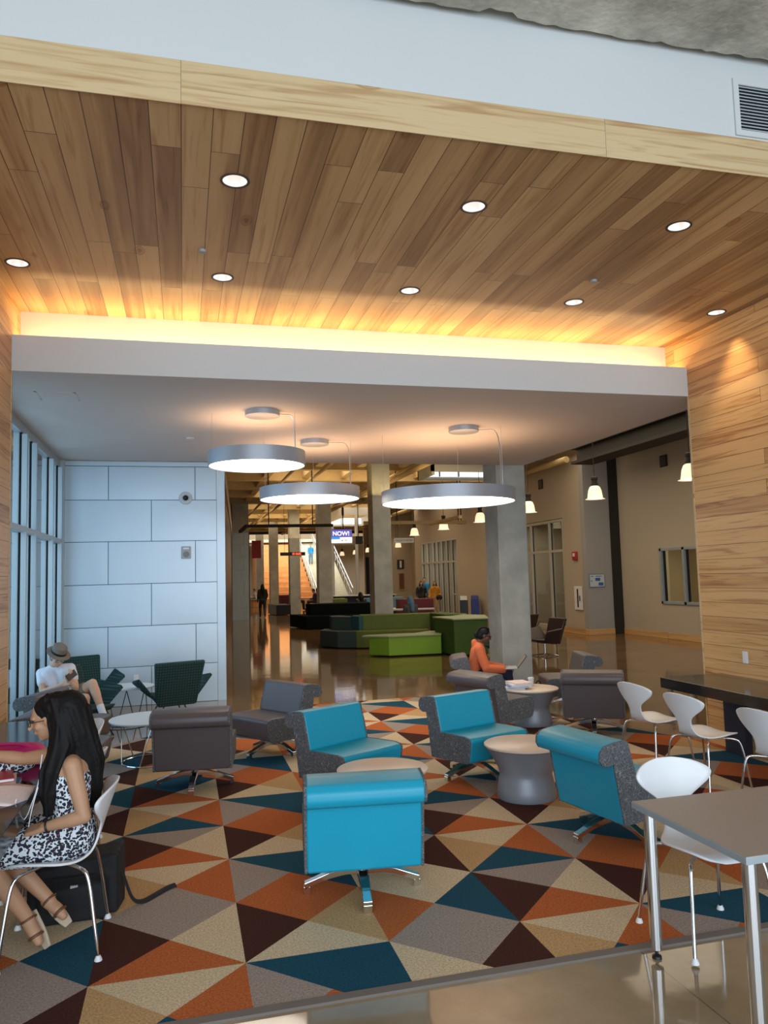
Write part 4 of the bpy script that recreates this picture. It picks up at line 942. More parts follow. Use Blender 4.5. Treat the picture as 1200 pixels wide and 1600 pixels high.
# ================================================================== PLAID LOUNGE CHAIRS
def plaid(loc, th, lb, mat='tartan', swivel=False, cat='armchair', nm_='plaid_lounge_chair'):
    t = thing(nm_, lb, cat, (loc[0], loc[1], 0.01 if loc[1] < 12 else 0), R(th))
    q = M[mat]
    MB().add([(.34, -.24, .40), (.34, .24, .40), (-.22, .30, .36), (-.22, -.30, .36), (.30, -.18, .33), (.30, .18, .33), (-.20, .22, .26), (-.20, -.22, .26)],
             [[0, 1, 2, 3], [7, 6, 5, 4], [0, 4, 5, 1], [1, 5, 6, 2], [2, 6, 7, 3], [3, 7, 4, 0]]).build('seat', q, t, bevel=0.03, seg=3, smooth=True)
    MB().add([(-.16, -.28, .34), (-.16, .28, .34), (-.34, .34, .86), (-.34, -.34, .86), (-.25, -.26, .26), (-.25, .26, .26), (-.42, .33, .85), (-.42, -.33, .85)],
             [[0, 1, 2, 3], [7, 6, 5, 4], [0, 4, 5, 1], [1, 5, 6, 2], [2, 6, 7, 3], [3, 7, 4, 0]]).build('backrest', q, t, bevel=0.03, seg=3, smooth=True)
    for s in (-1, 1):
        MB().add([(-.24, s * .29, .40), (.16, s * .31, .42), (.20, s * .46, .60), (-.18, s * .48, .66), (-.22, s * .26, .34), (.18, s * .27, .37), (.24, s * .47, .56), (-.16, s * .52, .62)],
                 [[0, 1, 2, 3], [7, 6, 5, 4], [0, 4, 5, 1], [1, 5, 6, 2], [2, 6, 7, 3], [3, 7, 4, 0]]).build('arm_wing', q, t, bevel=0.02, seg=2, smooth=True)
    if swivel:
        MB().lathe([(0.02, 0.05), (0.02, 0.28), (0.08, 0.29), (0.08, 0.30), (0, 0.30)], n=14).build('swivel_post', M['chrome'], t, smooth=True)
        for k in range(4):
            a = R(45 + 90 * k); MB().sweep([(0, 0, .06), (.3 * math.cos(a), .3 * math.sin(a), .015)], 0.014, n=8).build('base_arm', M['chrome'], t)
    else:
        for sx in (.24, -.16):
            for sy in (-.2, .2): MB().sweep([(sx * .6, sy * .6, .30), (sx * 1.15, sy * 1.2, 0.0)], 0.010, n=8).build('leg', M['black'], t)
    return t
plaid((-0.16, 10.88), 108, 'dark green plaid lounge chair seen from behind in front of the metal wall')
plaid((-1.22, 10.35), -38, 'dark green plaid lounge chair the man in the hat sits in')
plaid((-1.33, 11.75), -62, 'dark green plaid lounge chair against the metal wall behind the pale table')
plaid((7.95, 16.2), 185, 'dark brown leather swivel chair on the polished floor right of the nearest column', 'brownlth', True, nm_='leather_lounge_chair')
plaid((8.3, 18.3), 100, 'second dark swivel chair half hidden behind the nearest column', 'brownlth', True, nm_='leather_lounge_chair')
plaid((6.55, 15.3), 195, 'dark green lounge chair peeking out left of the nearest column above the green bench', 'tartan', False)

# ================================================================== ANGULAR SOFAS OF THE HALL
def sofa(name, lb, parts, cat='sofa', group='angular modular sofas'):
    t = thing(name, lb, cat, (0, 0, 0), 0, group)
    for nm_, poly, z0, z1, mt in parts: MB().prism(poly, z0, z1).build(nm_, M[mt], t, bevel=0.012)
    return t
sofa('modular_bench', 'bright lime green angular bench at the front of the sofa group', [
    ('seat_block', [(4.33, 18.25), (4.69, 17.74), (5.97, 17.67), (6.10, 18.20), (6.0, 18.5), (4.9, 18.62), (4.5, 18.6)], 0.03, 0.46, 'lime'),
    ('seat_top', [(4.13, 18.15), (4.66, 17.70), (5.97, 17.64), (6.30, 18.60), (6.0, 18.75), (5.5, 18.30), (4.9, 18.4), (4.3, 18.35)], 0.46, 0.50, 'palegreen')], 'bench')
sofa('modular_sofa', 'long angular green sofa with grey-green left end behind the lime bench', [
    ('end_block', [(3.66, 21.3), (4.0, 20.5), (4.45, 20.2), (4.5, 21.4), (3.9, 21.9)], 0.03, 0.46, 'slate'),
    ('end_backrest', [(4.00, 21.35), (4.45, 20.9), (4.62, 21.2), (4.35, 21.9), (4.05, 21.9)], 0.46, 0.82, 'slate'),
    ('teal_wedge', [(4.45, 20.9), (4.62, 20.6), (4.78, 20.7), (4.75, 21.3), (4.62, 21.3)], 0.46, 0.84, 'bluesofa'),
    ('seat_block', [(4.45, 20.2), (4.62, 20.12), (6.3, 19.7), (6.6, 20.6), (4.5, 21.4)], 0.03, 0.46, 'olive'),
    ('backrest', [(4.70, 20.70), (6.6, 20.3), (6.75, 20.75), (4.74, 21.2)], 0.46, 0.86, 'olive'),
    ('corner_back', [(6.55, 20.3), (6.6, 19.2), (7.05, 18.9), (7.3, 19.4), (6.75, 20.75)], 0.03, 0.87, 'dkgreen')])
sofa('modular_sofa', 'tall olive block of the sofa group left of the nearest column', [
    ('front_block', [(6.02, 18.30), (6.10, 17.10), (6.9, 17.0), (7.3, 18.2), (6.8, 18.7)], 0.03, 0.84, 'dkgreen'),
    ('block_top', [(5.98, 18.35), (6.06, 17.06), (6.92, 16.96), (7.35, 18.25), (7.0, 18.9), (6.5, 18.4)], 0.84, 0.875, 'palegreen')])
sofa('modular_sofa', 'near-black sofa left of the green one, in front of two columns', [
    ('seat_block', [(4.08, 30.7), (4.42, 28.7), (6.6, 28.2), (6.9, 30.4)], 0.03, 0.50, 'blacksofa'),
    ('backrest', [(4.62, 30.1), (4.7, 29.3), (7.0, 28.6), (7.1, 30.2)], 0.50, 0.92, 'blacksofa')])
sofa('modular_sofa', 'small black sofa block far back beside the walking person', [
    ('seat_block', [(4.55, 43.3), (4.75, 41.0), (5.48, 40.8), (5.48, 43.3)], 0.03, 0.55, 'black'),
    ('backrest', [(5.3, 44.6), (5.3, 43.6), (6.1, 43.4), (6.1, 44.8)], 0.3, 1.0, 'maroon')])
sofa('modular_sofa', 'olive green block beyond the near-black sofa', [('seat_block', [(6.3, 37.5), (6.5, 35.8), (7.5, 35.8), (7.7, 37.5)], 0.03, 0.9, 'olive')])
sofa('modular_sofa', 'blue sofa with pale tops right of the column behind the near-black sofa', [
    ('seat_block', [(6.9, 33.0), (7.0, 31.2), (9.1, 31.0), (9.3, 32.6)], 0.03, 0.50, 'bluesofa'),
    ('seat_top', [(6.85, 33.0), (6.95, 31.1), (9.15, 30.9), (9.4, 32.6)], 0.50, 0.54, 'ltgrey'),
    ('backrest', [(7.6, 33.4), (7.7, 32.7), (9.3, 32.5), (9.5, 33.4)], 0.5, 0.98, 'skyblue')])
sofa('modular_sofa', 'farther blue sofa with pale top below the stair handrail', [
    ('backrest', [(7.4, 38.9), (7.4, 38.2), (10.4, 38.0), (10.4, 38.9)], 0.03, 0.95, 'navy'),
    ('top', [(7.3, 39.0), (7.3, 38.1), (10.5, 37.9), (10.5, 39.0)], 0.95, 1.0, 'ltgrey')])
sofa('modular_sofa', 'maroon seat with pale shelf beside the hooded person', [
    ('backrest', [(8.15, 29.6), (8.1, 28.9), (9.4, 28.6), (9.6, 29.4)], 0.03, 1.0, 'maroon'), ('shelf', [(7.6, 28.6), (7.6, 28.2), (9.2, 27.9), (9.3, 28.3)], 0.60, 0.66, 'ltgrey')])
o = sofa('curved_bench', 'tan wooden bench the man in white sits on behind the metal-clad pier', [('bench_block', [(4.0, 55.6), (4.7, 54.6), (5.5, 54.4), (5.6, 56.5), (4.0, 57)], 0.0, 0.5, 'step_wood'), ('bench_top', [(4.0, 55.5), (4.7, 54.5), (5.55, 54.3), (5.6, 56.5), (4.0, 57)], 0.5, 0.56, 'palegreen')], 'bench', None)
for x, mt, lb in ((10.98, 'black', 'black recycling bin beside the storefront pier'), (11.46, 'blue_bin', 'blue recycling bin with slanted lid beside the storefront pier')):
    t = thing('recycling_bin', lb, 'bin', (x, 29.5, 0), R(-20))
    MB().prism([(-.16, -.26), (.16, -.26), (.16, .26), (-.16, .26)], 0.0, [.86, .86, 1.0, 1.0]).build('body', M[mt], t, bevel=0.015)
    MB().prism([(-.14, -.24), (.14, -.24), (.14, .24), (-.14, .24)], [.87, .87, 1.0, 1.0], [.885, .885, 1.03, 1.03]).build('lid', M['ltgrey'] if mt == 'black' else M[mt], t)

# ================================================================== PEOPLE
V = Vector
def basis(f, u):
    f = V(f).normalized(); u = V(u); u = (u - f * u.dot(f)).normalized(); s = f.cross(u)   # s = the person's right
    return f, u, s
def head(b, c, f, u, k=1.0):
    f, u, s = basis(f, u); c = V(c); Q = Matrix((s, f, u)).transposed()
    b.ell(c + u * .022 * k - f * .012 * k, (.073 * k, .092 * k, .088 * k), Q, 24)
    b.ell(c - u * .035 * k + f * .018 * k, (.058 * k, .068 * k, .078 * k), Q, 20)
    b.ell(c - u * .088 * k + f * .052 * k, (.026 * k, .024 * k, .022 * k), Q, 14)
    b.cap(c + f * .080 * k + u * .012 * k, c + f * .104 * k - u * .026 * k, .009 * k, .013 * k, 10)
    for e in (-1, 1):
        b.ell(c + s * e * .072 * k - f * .004 * k - u * .008 * k, (.010 * k, .020 * k, .031 * k), Q, 12)
        b.cap(c + s * e * .016 * k + f * .079 * k + u * .024 * k, c + s * e * .046 * k + f * .066 * k + u * .022 * k, .010 * k, .008 * k, 8)
        b.ell(c + s * e * .040 * k + f * .052 * k - u * .026 * k, (.022 * k, .022 * k, .024 * k), Q, 12)
    b.cap(c - s * .018 * k + f * .079 * k - u * .056 * k, c + s * .018 * k + f * .079 * k - u * .056 * k, .008 * k, .008 * k, 8)
    return f, u, s
def hand(b, wr, d, n, thumb, curl=0.5, k=1.0):
    """d: direction of the hand, n: out of the back of the hand, thumb: side direction of the thumb"""
    d = V(d).normalized(); n = V(n); n = (n - d * n.dot(d)).normalized(); t = V(thumb); t = (t - d * t.dot(d) - n * t.dot(n)).normalized(); wr = V(wr)
    for i, (o, L, r_) in enumerate(((.030, .078, .0098), (.010, .085, .0098), (-.011, .079, .0095), (-.030, .062, .0085))):
        kn = wr + d * (.088 - abs(i - 1) * .004) * k + t * o * k + n * .003
        b.chain([wr + t * o * .55 * k, wr + d * .045 * k + t * o * .85 * k, kn], [.016 * k, .015 * k, .0125 * k], 10)
        p = kn; a = curl * 0.6
        for q, fr in enumerate((.46, .30, .24)):
            dd = d * math.cos(a) - n * math.sin(a); p2 = p + dd * L * fr * k; b.cap(p, p2, r_ * (1 - .1 * q) * k, r_ * (1 - .1 * (q + 1)) * k, 10); p = p2; a += curl * 0.9
    p0 = wr + d * .022 * k + t * .022 * k
    p1 = p0 + (d * .6 + t * .75 - n * .25).normalized() * .044 * k; p2 = p1 + (d * .85 + t * .35 - n * .3).normalized() * .032 * k; p3 = p2 + (d * .95 + t * .05 - n * .3).normalized() * .026 * k
    b.chain([p0, p1, p2, p3], [.017 * k, .0125 * k, .0108 * k, .009 * k], 10)
def person(label, J, mats, vox=.009, k=1.0, sleeves=.5, legs='short', dress=False, hood=False, hairstyle='short', hands=True, parts_eyes=False, shoe=None):
    t = thing('person', label, 'person', tuple(J['pelvis'][:2]) + (0,)); org = V((J['pelvis'][0], J['pelvis'][1], 0))
    J = {a: (V(v) - org if a not in ('f', 'u', 'hL', 'hR') else v) for a, v in J.items()}
    b = MB(); f, u, s = head(b, J['head'], J['f'], J.get('u', (0, 0, 1)), k)
    b.cap(J['neck'], J['head'] - u * .04 * k - f * .02 * k, .054 * k, .050 * k)
    c0 = (J['shL'] + J['shR']) / 2
    for q in 'LR':
        shp, hp = J['sh' + q], J['hip' + q]; inn = c0.lerp(shp, .62); ih = J['pelvis'].lerp(hp, .75)
        b.chain([c0.lerp(shp, .3), shp], [.062 * k, .048 * k]); b.cap(J['neck'], c0.lerp(shp, .75), .05 * k, .045 * k)
        b.chain([inn - (inn - ih) * .12, (inn * .45 + ih * .55), ih], [.092 * k, .078 * k, .092 * k])
        b.chain([shp, J['el' + q], J['wr' + q]], [.046 * k, .037 * k, .024 * k]) if False else None
        el, wr = J['el' + q], J['wr' + q]
        b.chain([shp, shp.lerp(el, .4), el], [.047 * k, .045 * k, .036 * k]); b.chain([el, el.lerp(wr, .3), wr], [.036 * k, .038 * k, .024 * k])
        kn, an, to = J['kn' + q], J['an' + q], J['toe' + q]
        b.chain([ih, hp.lerp(kn, .3), kn], [.088 * k, .082 * k, .055 * k]); b.chain([kn, kn.lerp(an, .3), kn.lerp(an, .7), an], [.054 * k, .056 * k, .042 * k, .033 * k])
        b.chain([an + (an - to).normalized() * .02 - V((0, 0, .02)) * k, an.lerp(to, .6), to], [.034 * k, .032 * k, .022 * k])
        if hands:
            d, n_, th_, cu = J.get('h' + q, ((wr - el), (0, 0, 1), (0, 1, 0), .5)); hand(b, wr, d, n_, th_, cu, k)
    b.build('body', mats['skin'], t, remesh=vox, smoothit=3)
    g = (.026 if hood else .011) * k
    tb = MB()
    for q in 'LR':
        shp, hp, el, wr = J['sh' + q], J['hip' + q], J['el' + q], J['wr' + q]; inn = c0.lerp(shp, .62); ih = J['pelvis'].lerp(hp, .75)
        tb.chain([inn - (inn - ih) * (.12 if not dress else .22), (inn * .45 + ih * .55), ih.lerp(inn, .12)], [.092 * k + g, .082 * k + g, .098 * k + g])
        if not dress:
            tb.chain([c0.lerp(shp, .3), shp], [.062 * k + g, .050 * k + g]); tb.cap(J['neck'] - V((0, 0, .02)), c0.lerp(shp, .75), .052 * k + g, .045 * k + g)
            if sleeves <= 1: tb.chain([shp, shp.lerp(el, sleeves)], [.050 * k + g, .047 * k + g])
            else: tb.chain([shp, el], [.052 * k + g, .044 * k + g]); tb.chain([el, el.lerp(wr, .92)], [.044 * k + g, .032 * k + g])
        else:
            tb.chain([inn.lerp(ih, .15), J['neck'].lerp(shp, .55) + V((0, 0, .015))], [.04, .016])
            tb.chain([ih, hp.lerp(J['kn' + q], .30), hp.lerp(J['kn' + q], .74)], [.105 * k + g, .098 * k + g, .086 * k + g])
    if dress: tb.cap(J['hipL'].lerp(J['knL'], .2), J['hipR'].lerp(J['knR'], .2), .09, .09); tb.cap(J['hipL'].lerp(J['knL'], .7), J['hipR'].lerp(J['knR'], .7), .082, .082)
    if hood: tb.chain([J['neck'] - f * .04 - V((0, 0, .03)), J['neck'] - f * .055 + V((0, 0, .01))], [.07 * k, .055 * k]); tb.ell(J['neck'], (.09 * k, .09 * k, .05 * k))
    tb.build('dress' if dress else 'top', mats['top'], t, remesh=vox, smoothit=5)
    if not dress:
        pb = MB(); fr = .62 if legs == 'short' else 1.0
        for q in 'LR':
            hp, kn, an = J['hip' + q], J['kn' + q], J['an' + q]; ih = J['pelvis'].lerp(hp, .75)
            pb.chain([ih + V((0, 0, .05 * k)), ih, hp.lerp(kn, .3), hp.lerp(kn, fr)], [.094 * k + g, .096 * k + g, .088 * k + g, (.066 if fr == 1 else .078) * k + g])
            if legs != 'short': pb.chain([kn, kn.lerp(an, .4), kn.lerp(an, .96)], [.062 * k + g, .058 * k + g, .044 * k + g])
        pb.cap(J['hipL'], J['hipR'], .09 * k + g, .09 * k + g)
        pb.build('trousers' if legs != 'short' else 'shorts', mats['bottom'], t, remesh=vox, smoothit=5)
    hb = MB(); Q = Matrix((s, f, u)).transposed(); hc = J['head']
    hb.ell(hc + u * .036 * k - f * .024 * k, (.081 * k, .092 * k, .088 * k), Q, 24)
    hb.ell(hc - f * .045 * k - u * .01 * k, (.076 * k, .062 * k, .085 * k), Q, 20)
    for pts, rr in J.get('strands', []): pass
    if hairstyle == 'long':
        hb.chain([hc - f * .05 + u * .02, J['neck'] - f * .10, c0 - f * .13 - V((0, 0, .16))], [.085 * k, .085 * k, .06 * k])
        for e in (-1, 1): hb.chain([hc + s * e * .06 * k, J['neck'] + s * e * .08 * k - f * .05], [.035 * k, .04 * k])
    for pts, rr in mats.get('strands', []): hb.chain([V(p) - org for p in pts], rr)
    if hairstyle != 'none': hb.build('hair', mats['hair'], t, remesh=vox, smoothit=3)
    if shoe:
        for q in 'LR':
            an, to = J['an' + q], J['toe' + q]; sb = MB(); sb.chain([an - V((0, 0, .035 * k)) + (an - to).normalized() * .02, an.lerp(to, .6), to], [.042 * k, .040 * k, .034 * k]); sb.build('shoe', mats['shoe'], t, remesh=max(vox, .008), smoothit=3)
    return t, org, (f, u, s), J

# ---- the woman at the left counter
strands = [([(-.66, 4.555, 1.27), (-.60, 4.54, 1.24), (-.555, 4.54, 1.10), (-.515, 4.55, .95), (-.49, 4.56, .80), (-.475, 4.57, .74)], [.06, .095, .088, .075, .052, .02]),
           ([(-.67, 4.52, 1.26), (-.640, 4.485, 1.17), (-.630, 4.46, 1.06), (-.675, 4.44, .93), (-.69, 4.43, .82), (-.685, 4.43, .745)], [.045, .05, .052, .048, .034, .012]),
           ([(-.63, 4.50, 1.20), (-.61, 4.49, 1.06), (-.60, 4.52, .98)], [.07, .07, .06]),
           ([(-.66, 4.66, 1.2), (-.62, 4.68, 1.02), (-.60, 4.68, .86)], [.05, .055, .04]),
           ([(-.73, 4.54, 1.275), (-.69, 4.50, 1.25), (-.66, 4.50, 1.2)], [.03, .035, .035])]
random.seed(11)
for k_ in range(58):
    src, rr_ = strands[0] if k_ % 5 < 3 else strands[1]; a = random.uniform(0, 2 * PI); q = random.uniform(.80, 1.06); ph = random.uniform(0, 6)
    pts = []
    for i_, (p_, r__) in enumerate(zip(src, rr_)):
        a2 = a + .12 * math.sin(i_ * 1.3 + ph)
        wv_ = .010 * math.sin(i_ * 2.2 + ph)
        pts.append((p_[0] + r__ * q * math.cos(a2) + wv_, p_[1] + r__ * q * math.sin(a2), p_[2] + (0 if i_ else .04) - (random.uniform(0, .05) if i_ == len(src) - 1 else 0)))
    strands.append((pts, [.010] + [.0095] * (len(src) - 3) + [.008, .005]))
random.seed(5)
J = dict(pelvis=(-.58, 4.58, .555), hipL=(-.58, 4.485, .555), hipR=(-.58, 4.675, .555), neck=(-.60, 4.58, 1.02), shL=(-.57, 4.42, .955), shR=(-.64, 4.745, .955),
         elL=(-.505, 4.375, .70), wrL=(-.705, 4.42, .655), elR=(-.88, 4.84, .925), wrR=(-1.11, 4.90, .955), head=(-.712, 4.58, 1.185), f=(-1, .02, -.28), u=(-.25, 0, 1),
         knL=(-1.02, 4.48, .535), knR=(-1.02, 4.69, .54), anL=(-.79, 4.52, .165), toeL=(-.735, 4.48, .065), anR=(-.705, 4.62, .215), toeR=(-.63, 4.58, .14),
         hL=((-1, .3, -.25), (-.1, -.35, 1), (.1, 1, .3), .75), hR=((-1, 0, -.25), (0, 0, 1), (0, -1, 0), .4))
t, org, (hf, hu, hs), JJ = person('person with long black hair in a leopard print dress, writing at the left counter', J, dict(skin=M['skinB'], top=M['leo'], hair=M['hair'], strands=strands), vox=.0055, dress=True)
hc = JJ['head']
for e in (-1, 1):
    MB().ell(hc + hs * e * .031 + hf * .079 + hu * .008, (.011, .011, .008)).build('eye', M['ink'], t, smooth=True)
    MB().sweep([hc + hs * (e * .033 + .026 * math.cos(a)) + hf * .094 + hu * (.006 + .02 * math.sin(a)) for a in [2 * PI * i / 20 for i in range(21)]], .0018, n=6).build('glasses_rim', M['brownbeam'], t)
    MB().sweep([hc + hs * e * .06 + hf * .09 + hu * .01, hc + hs * e * .078 + hu * .0], .002, n=6).build('glasses_temple', M['brownbeam'], t)
MB().cap(hc + hf * .084 - hu * .057 - hs * .014, hc + hf * .084 - hu * .057 + hs * .014, .006, .006).build('lips', pbr('lips', (0.45, 0.13, 0.11), 0.5), t, smooth=True)
wr, el = JJ['wrL'], JJ['elL']; wd = (wr - el).normalized(); wc_ = wr - wd * .02; sd = wd.cross(V((0, 0, 1))).normalized(); uu = sd.cross(wd)
MB().sweep([wc_ + (sd * math.cos(a) + uu * math.sin(a)) * .031 for a in [2 * PI * i / 24 for i in range(25)]], .0055, n=8).build('bracelet', M['black'], t, smooth=True)
for an, to in ((JJ['anL'], JJ['toeL']), (JJ['anR'], JJ['toeR'])):
    d = (to - an).normalized(); dn = V((.55, -.1, -.75)); dn = (dn - d * dn.dot(d)).normalized(); sd = d.cross(dn)
    b = MB(); heel = an - d * .03 + dn * .035; tip = to + d * .05 + dn * .028; st = [heel, heel.lerp(tip, .3), heel.lerp(tip, .65), tip]; wdt = [.026, .031, .036, .022]
    for sgn in (0, .014):
        for p, w_ in zip(st, wdt):
            for e in (-1, 1): b.v.append(tuple(p + dn * sgn + sd * e * w_))
    for k_ in range(3):
        o = k_ * 2; b.f += [[o, o + 2, o + 3, o + 1], [o + 8, o + 9, o + 11, o + 10], [o, o + 8, o + 10, o + 2], [o + 1, o + 3, o + 11, o + 9]]; b.m += [0] * 4
    b.f += [[0, 1, 9, 8], [6, 14, 15, 7]]; b.m += [0, 0]
    sn = b.build('sandal', M['sole'], t, bevel=.004, subs=1, smooth=True)
    MB().sweep([an + (sd * math.cos(a) + (dn.cross(sd).cross(sd)) * 0 + d.cross(sd) * math.sin(a)) * .038 for a in [2 * PI * i / 20 for i in range(21)]], .006, n=6).build('ankle_strap', M['strapb'], sn)
    q = an.lerp(to, .75); MB().sweep([q + (sd * math.cos(a) + d.cross(sd) * math.sin(a)) * .034 for a in [2 * PI * i / 20 for i in range(21)]], .007, n=6).build('toe_strap', M['strapb'], sn)
tag(MB().sweep(arc([(-.72, 4.44, 1.02), (-.735, 4.42, .86), (-.80, 4.42, .68), (-.86, 4.44, .72), (-.845, 4.46, .80)], 8), .0028, n=6).sweep(arc([(-.735, 4.42, .86), (-.76, 4.40, .76), (-.775, 4.40, .67)], 6), .0028, n=6).build('earphone_cable', M['glide'], smooth=True), 'white earphone cable looping from the black hair down to the lap', 'earphones')

# ---- things on the left counter
t = thing('shoulder_bag', 'magenta nylon bag standing at the back of the left counter', 'bag', (-1.12, 5.45, .781))
b = MB()
for z, a, c_ in ((0, .24, .11), (.02, .26, .12), (.07, .26, .11), (.105, .23, .08), (.12, .17, .03)):
    for i in range(28): an_ = 2 * PI * i / 28; ca, sa = math.cos(an_), math.sin(an_); b.v.append((a * abs(ca) ** .6 * (1 if ca > 0 else -1), c_ * abs(sa) ** .6 * (1 if sa > 0 else -1), z))
for j in range(4):
    for i in range(28): b.f.append([j * 28 + i, j * 28 + (i + 1) % 28, (j + 1) * 28 + (i + 1) % 28, (j + 1) * 28 + i]); b.m.append(0)
b.f += [list(range(28))[::-1], [112 + i for i in range(28)]]; b.m += [0, 0]
b.build('body', M['pink'], t, smooth=True)
MB().sweep(arc([(-.18, -.05, .10), (-.1, -.08, .135), (.1, -.08, .135), (.18, -.05, .10)], 6), .011, n=8).build('handle', M['pink'], t, smooth=True)
t = thing('pencil_pouch', 'purple and white paisley pouch with a zip, in front of the magenta bag', 'pouch', (-1.06, 5.03, .79), R(8))
b = MB(); b.ell((0, 0, .060), (.21, .08, .064), None, 28); b.build('body', M['paisley'], t, smooth=True, remesh=.01)
MB().sweep(arc([(-.17, -.03, .10), (-.05, -.04, .125), (.08, -.04, .120), (.17, -.03, .09)], 6), .006, n=6).build('zip', M['pink'], t)
for k_, (nm_, mt, lb) in enumerate((('notebook', 'cyan', 'pale blue spiral notebook at the bottom of the stack on the left counter'), ('textbook', 'paperp', 'pinkish textbook in the middle of the stack on the left counter'), ('folder', 'red', 'red folder on top of the stack on the left counter'))):
    t = thing(nm_, lb, 'book', (-1.10 - .02 * k_, 4.80 + .02 * k_, .781 + .021 * k_), R(4 + 5 * k_))
    MB().box((-.22, -.14, 0), (.20, .14, .003)).box((-.22, -.14, .017), (.20, .14, .020)).build('cover', M[mt if k_ else 'blueink'], t)
    MB().box((-.215, -.135, .003), (.198, .135, .017)).build('pages', M['paperw'], t)
    if k_ == 0:
        b = MB()
        for i in range(14): b.sweep([(-.19 + i * .028, -.14 + .012 * math.cos(a), .010 + .014 * math.sin(a)) for a in [2 * PI * j / 10 for j in range(11)]], .0018, n=4)
        b.build('spiral_binding', M['blueink'], t)
b = MB(); K = 14
for i in range(K + 1):
    for j in range(9):
        x = -.20 + .40 * i / K; y = -.14 + .28 * j / 8
        b.v.append((x, y, .012 + .010 * math.sin(i / K * 3.0) - (max(0, i / K - .75) * .06)))
for i in range(K):
    for j in range(8): o = i * 9 + j; b.f.append([o, o + 9, o + 10, o + 1]); b.m.append(0)
o = b.build('open_booklet', M['paperp'], solid=.006, smooth=True); o.location = (-1.00, 4.56, .785); o.rotation_euler = (R(8), 0, R(-3)); tag(o, 'open printed booklet lying over the edge of the left counter', 'booklet')
# backpack on the floor
t = thing('backpack', 'black backpack lying on the rug under the seated woman', 'backpack', (-.60, 4.96, .012), R(2))
b = MB(); b.prism([(-.27, -.09), (.22, -.11), (.26, .08), (-.25, .10)], 0, [.27, .33, .36, .30]); b.prism([(-.20, -.17), (.16, -.18), (.17, -.08), (-.21, -.08)], 0, [.17, .20, .25, .22])
b.build('body', M['black_cloth'], t, remesh=.012, smoothit=14)
MB().box((-.16, -.155, .235), (.10, -.145, .245)).build('zip', M['gasket'], t); MB().box((-.03, -.165, .15), (.01, -.155, .2)).build('logo_patch', M['grey_plastic'], t)
MB().sweep(arc([(.24, -.02, .20), (.30, -.05, .03), (.36, -.03, .008), (.43, .05, .010), (.50, .13, .012), (.55, .16, .012)], 6), .016, .005, n=8).build('shoulder_strap', M['black_cloth'], t, smooth=True)
MB().sweep(arc([(-.02, .03, .36), (0, .04, .43), (.06, .03, .36)], 6), .010, n=8).build('carry_loop', M['black_cloth'], t, smooth=True)

# ---- the man in the hat
J = dict(pelvis=(-1.40, 10.20, .50), hipL=(-1.34, 10.26, .50), hipR=(-1.45, 10.13, .50), neck=(-1.53, 10.20, .915), shR=(-1.68, 10.24, .84), shL=(-1.34, 10.18, .89),
         elR=(-1.63, 10.04, .63), wrR=(-1.40, 9.95, .725), elL=(-1.25, 10.02, .66), wrL=(-1.33, 9.93, .77), head=(-1.475, 10.11, 1.035), f=(.45, -.75, -.50), u=(.25, -.3, .9),
         knL=(-1.06, 9.93, .72), anL=(-.93, 9.84, .36), toeL=(-.80, 9.72, .28), knR=(-1.13, 9.86, .56), anR=(-1.16, 9.86, .10), toeR=(-1.08, 9.70, .045),
         hR=((1, -.15, .35), (-.3, -1, .2), (0, .1, 1), .8), hL=((.3, -.3, .6), (.6, -.4, -.3), (-.6, -.2, .4), .8))
t, org, (hf, hu, hs), JJ = person('man in a taupe hat and white T-shirt looking at a phone, legs crossed', J, dict(skin=M['skinA'], top=M['tee'], bottom=M['khaki'], hair=M['hairb'], shoe=M['shoeg']), vox=.0075, sleeves=.5, shoe=True)
hc = JJ['head'] + hu * .055 - hf * .012; Q = Matrix((hs, hf, hu)).transposed().to_4x4(); Q.translation = hc
ht_ = thing('fedora_hat', None, None); ht_.parent = t; del_ = ht_
MB().lathe([(.088, 0), (.092, .03), (.084, .085), (.060, .105), (0, .095)], n=32, sx=.95, sy=1.12).build('crown', M['hat'], ht_, smooth=True, xf=Q)
MB().lathe([(.088, .0), (.145, -.012), (.148, -.006), (.09, .008)], n=40, sx=.92, sy=1.1, closed=True).build('brim', M['hat'], ht_, smooth=True, xf=Q)
MB().lathe([(.0925, .004), (.0945, .030), (.090, .032), (.089, .004)], n=32, sx=.96, sy=1.13, closed=True).build('hat_band', M['black'], ht_, smooth=True, xf=Q)
for k_ in ('label', 'category'):
    if k_ in ht_: del ht_[k_]
for e in (-1, 1):
    MB().sweep([JJ['head'] + hs * (e * .033 + .025 * math.cos(a)) + hf * .097 + hu * (.006 + .019 * math.sin(a)) for a in [2 * PI * i / 20 for i in range(21)]], .0022, n=6).build('glasses_rim', M['black'], t)
    MB().ell(JJ['head'] + hs * e * .031 + hf * .078 + hu * .008, (.011, .011, .008)).build('eye', M['ink'], t, smooth=True)
for an, kn in ((JJ['anL'], JJ['knL']), (JJ['anR'], JJ['knR'])): MB().cap(an, an.lerp(kn, .28), .042, .044).build('sock', M['tee'], t, smooth=True)
o = MB().box((-.04, -.006, -.075), (.04, .004, .075)).build('mobile_phone', M['black'], bevel=.004); o.location = (-1.29, 9.88, .835); o.rotation_euler = (R(-35), R(60), R(15)); tag(o, 'dark phone held by the man in the hat', 'phone')

